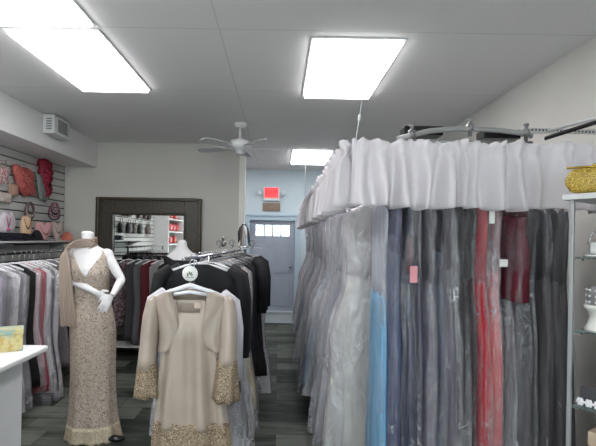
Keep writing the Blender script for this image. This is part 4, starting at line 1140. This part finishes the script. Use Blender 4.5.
# black hat, folded scarves
d = wall_d(35, .12)
t = MB().lathe([(.001, 0), (.12, 0), (.12, .008), (.075, .014), (.05, .09), (.02, .13), (.001, .135)], seg=20).build('hat', plain((34, 32, 36), .6), loc=(XL + .13, d + .02, sz + .0005))
tag(t, 'small black pointed hat between the beige and pink jewellery busts', 'hat')
for k, (y, lab, c_) in enumerate(((4.75, 'folded navy scarf on the slatwall shelf, at the left edge', (58, 58, 78)), (5.12, 'folded charcoal scarf on the slatwall shelf left of the beige bust', (66, 64, 76)))):
    m = MB()
    for j in range(4):
        rg = []
        for i_ in range(9):
            u = i_ / 8; rg.append([(.15 + .11 * math.cos(q) * (1 - .06 * j), y - .16 + .32 * u + .01 * math.sin(j * 3), .011 + j * .021 + .01 * math.sin(q) + .003 * math.sin(u * 9 + j)) for q in [2 * PI * k2 / 12 for k2 in range(12)]])
        m.loft(rg)
    o = m.build('folded_scarf', cloth(c_, .8, .25), loc=(XL, 0, sz + .0005)); tag(o, lab, 'scarf')
p = W(71.5, 238, 5.9)
t = MB().lathe([(.001, -.012), (.07, -.012), (.078, 0), (.07, .012), (.001, .02)], (0, 0, 0), 24, 'Y').tube([(0, 0, -.07), (0, 0, sz - p.z)], .006, 6).lathe([(.001, sz - p.z), (.05, sz - p.z), (.05, sz - p.z + .01), (.001, sz - p.z + .01)], seg=16).build('fan_ornament', plain((206, 120, 100), .5), loc=(-2.8, 6.1, p.z + .0005))
tag(t, 'round coral disc ornament on the shelf just behind the lace mannequin neck', 'ornament')

# ------------------------------------------------------------------ wall behind, seen in the mirror
MG = 'dark bags on the left slatwall seen in the mirror'
k = 0
for y in (2.3, 2.65, 3.0, 3.35, 3.75, 4.1):
    for z in (1.72, 2.05):
        k += 1
        if (k % 5) == 3: continue
        t = thing('handbag', 'small dark handbag hanging on the left slatwall, seen in the mirror', 'bag', (XL + .05, y + random.uniform(-.05, .05), z + .14), 0, MG)
        blob([(-.1, 0), (.1, 0), (.13, -.12), (.11, -.2), (-.11, -.2), (-.13, -.12)], .08, .004).build('bag_body', plain(random.choice([(40, 36, 38), (70, 54, 52), (96, 84, 80), (30, 30, 36)]), .5), t)
        MB().tube([(0, -.08, 0), (0, -.05, .07), (0, .05, .07), (0, .08, 0)], .006, 6).build('strap', BLACK, t)
        hook_part(t, .07)
t = thing('shelf_unit', 'tall white shelf unit on the left wall seen in the mirror', 'shelf unit', (XL + .002, 0, 0))
y0, y1 = -2.6, 1.7
for y in (y0, .0, y1): MB().bb(0, .36, y - .02, y + .02, 0, 2.45).build('side_panel', WHITE, t, smooth=False)
SHZ = [.05, .5, .95, 1.4, 1.72, 2.04]
for z in SHZ:
    MB().bb(.002, .35, y0 + .02, -.02, z, z + .02).build('shelf', WHITE, t, smooth=False); MB().bb(.002, .35, .02, y1 - .02, z, z + .02).build('shelf', WHITE, t, smooth=False)
MB().bb(.0, .01, y0, y1, 0, 2.45).build('back_panel', plain((226, 228, 222), .6, var=.02), t, smooth=False)
def red_shoe():
    t = thing('shoe', 'red high-heeled shoe on the white shelves seen in the mirror', 'shoe', (0, 0, 0), 0, 'red shoes on the white shelves')
    rg = []
    for i_ in range(9):
        u = i_ / 8; x = -.11 + .22 * u; zb = .075 * (1 - u) ** 1.6; hgt = .05 if u < .3 else .035 - .01 * u
        rg.append([(x, .034 * math.sin(PI * (.2 + .72 * u)) * math.cos(q), zb + hgt * (1 + math.sin(q)) * .6 + .002) for q in [2 * PI * k2 / 12 for k2 in range(12)]])
    MB().loft(rg).build('upper', plain((190, 26, 34), .3), t)
    MB().tube([(-.1, 0, .08), (-.105, 0, .001)], [.016, .007], 8).build('heel', plain((190, 26, 34), .3), t)
    return t
sh0 = None
for z in (1.42, 2.06):
    for y in (-2.1, -1.75, -1.1, -.75, .25, .75, 1.25):
        if (z, y) in ((1.74, -1.45), (2.06, -.4), (2.06, -1.75)): continue
        o = red_shoe() if sh0 is None else copy_tree(sh0)
        if sh0 is None: sh0 = o
        o.location = (XL + .2, y, z + .0205); o.rotation_euler = (0, 0, random.uniform(-.3, .3))

rb = None
for z, y in ((1.74, .2), (1.74, .62), (1.74, 1.0), (1.74, 1.42), (2.0601, .5), (2.0601, 1.0), (1.42, .5), (1.42, 1.0)):
    if rb is None:
        rb = thing('handbag', 'red handbag on the white shelves seen in the mirror', 'bag', (0, 0, 0), 0, 'red handbags on the white shelves')
        blob([(-.15, 0), (.15, 0), (.16, .1), (.13, .19), (-.13, .19), (-.16, .1)], .12, .0).build('bag_body', plain((200, 24, 34), .35), rb)
        MB().tube([(0, -.08, .18), (0, -.06, .25), (0, .06, .25), (0, .08, .18)], .008, 6).build('strap', plain((150, 20, 28), .4), rb)
        o = rb
    else: o = copy_tree(rb)
    o.location = (XL + .2, y, z + .0205)
# ------------------------------------------------------------------ daylight and render settings
w = bpy.data.worlds.new('overcast_sky'); sc.world = w; w.use_nodes = True
bg = w.node_tree.nodes['Background']; bg.inputs[0].default_value = (.92, .95, 1, 1); bg.inputs[1].default_value = 10.0
sc.cycles.transparent_max_bounces = 24
sc.cycles.max_bounces = 8
vs = sc.view_settings
vs.view_transform = 'Standard'; vs.look = 'None'; vs.gamma = 1; vs.use_curve_mapping = False
vs.exposure = 0.0
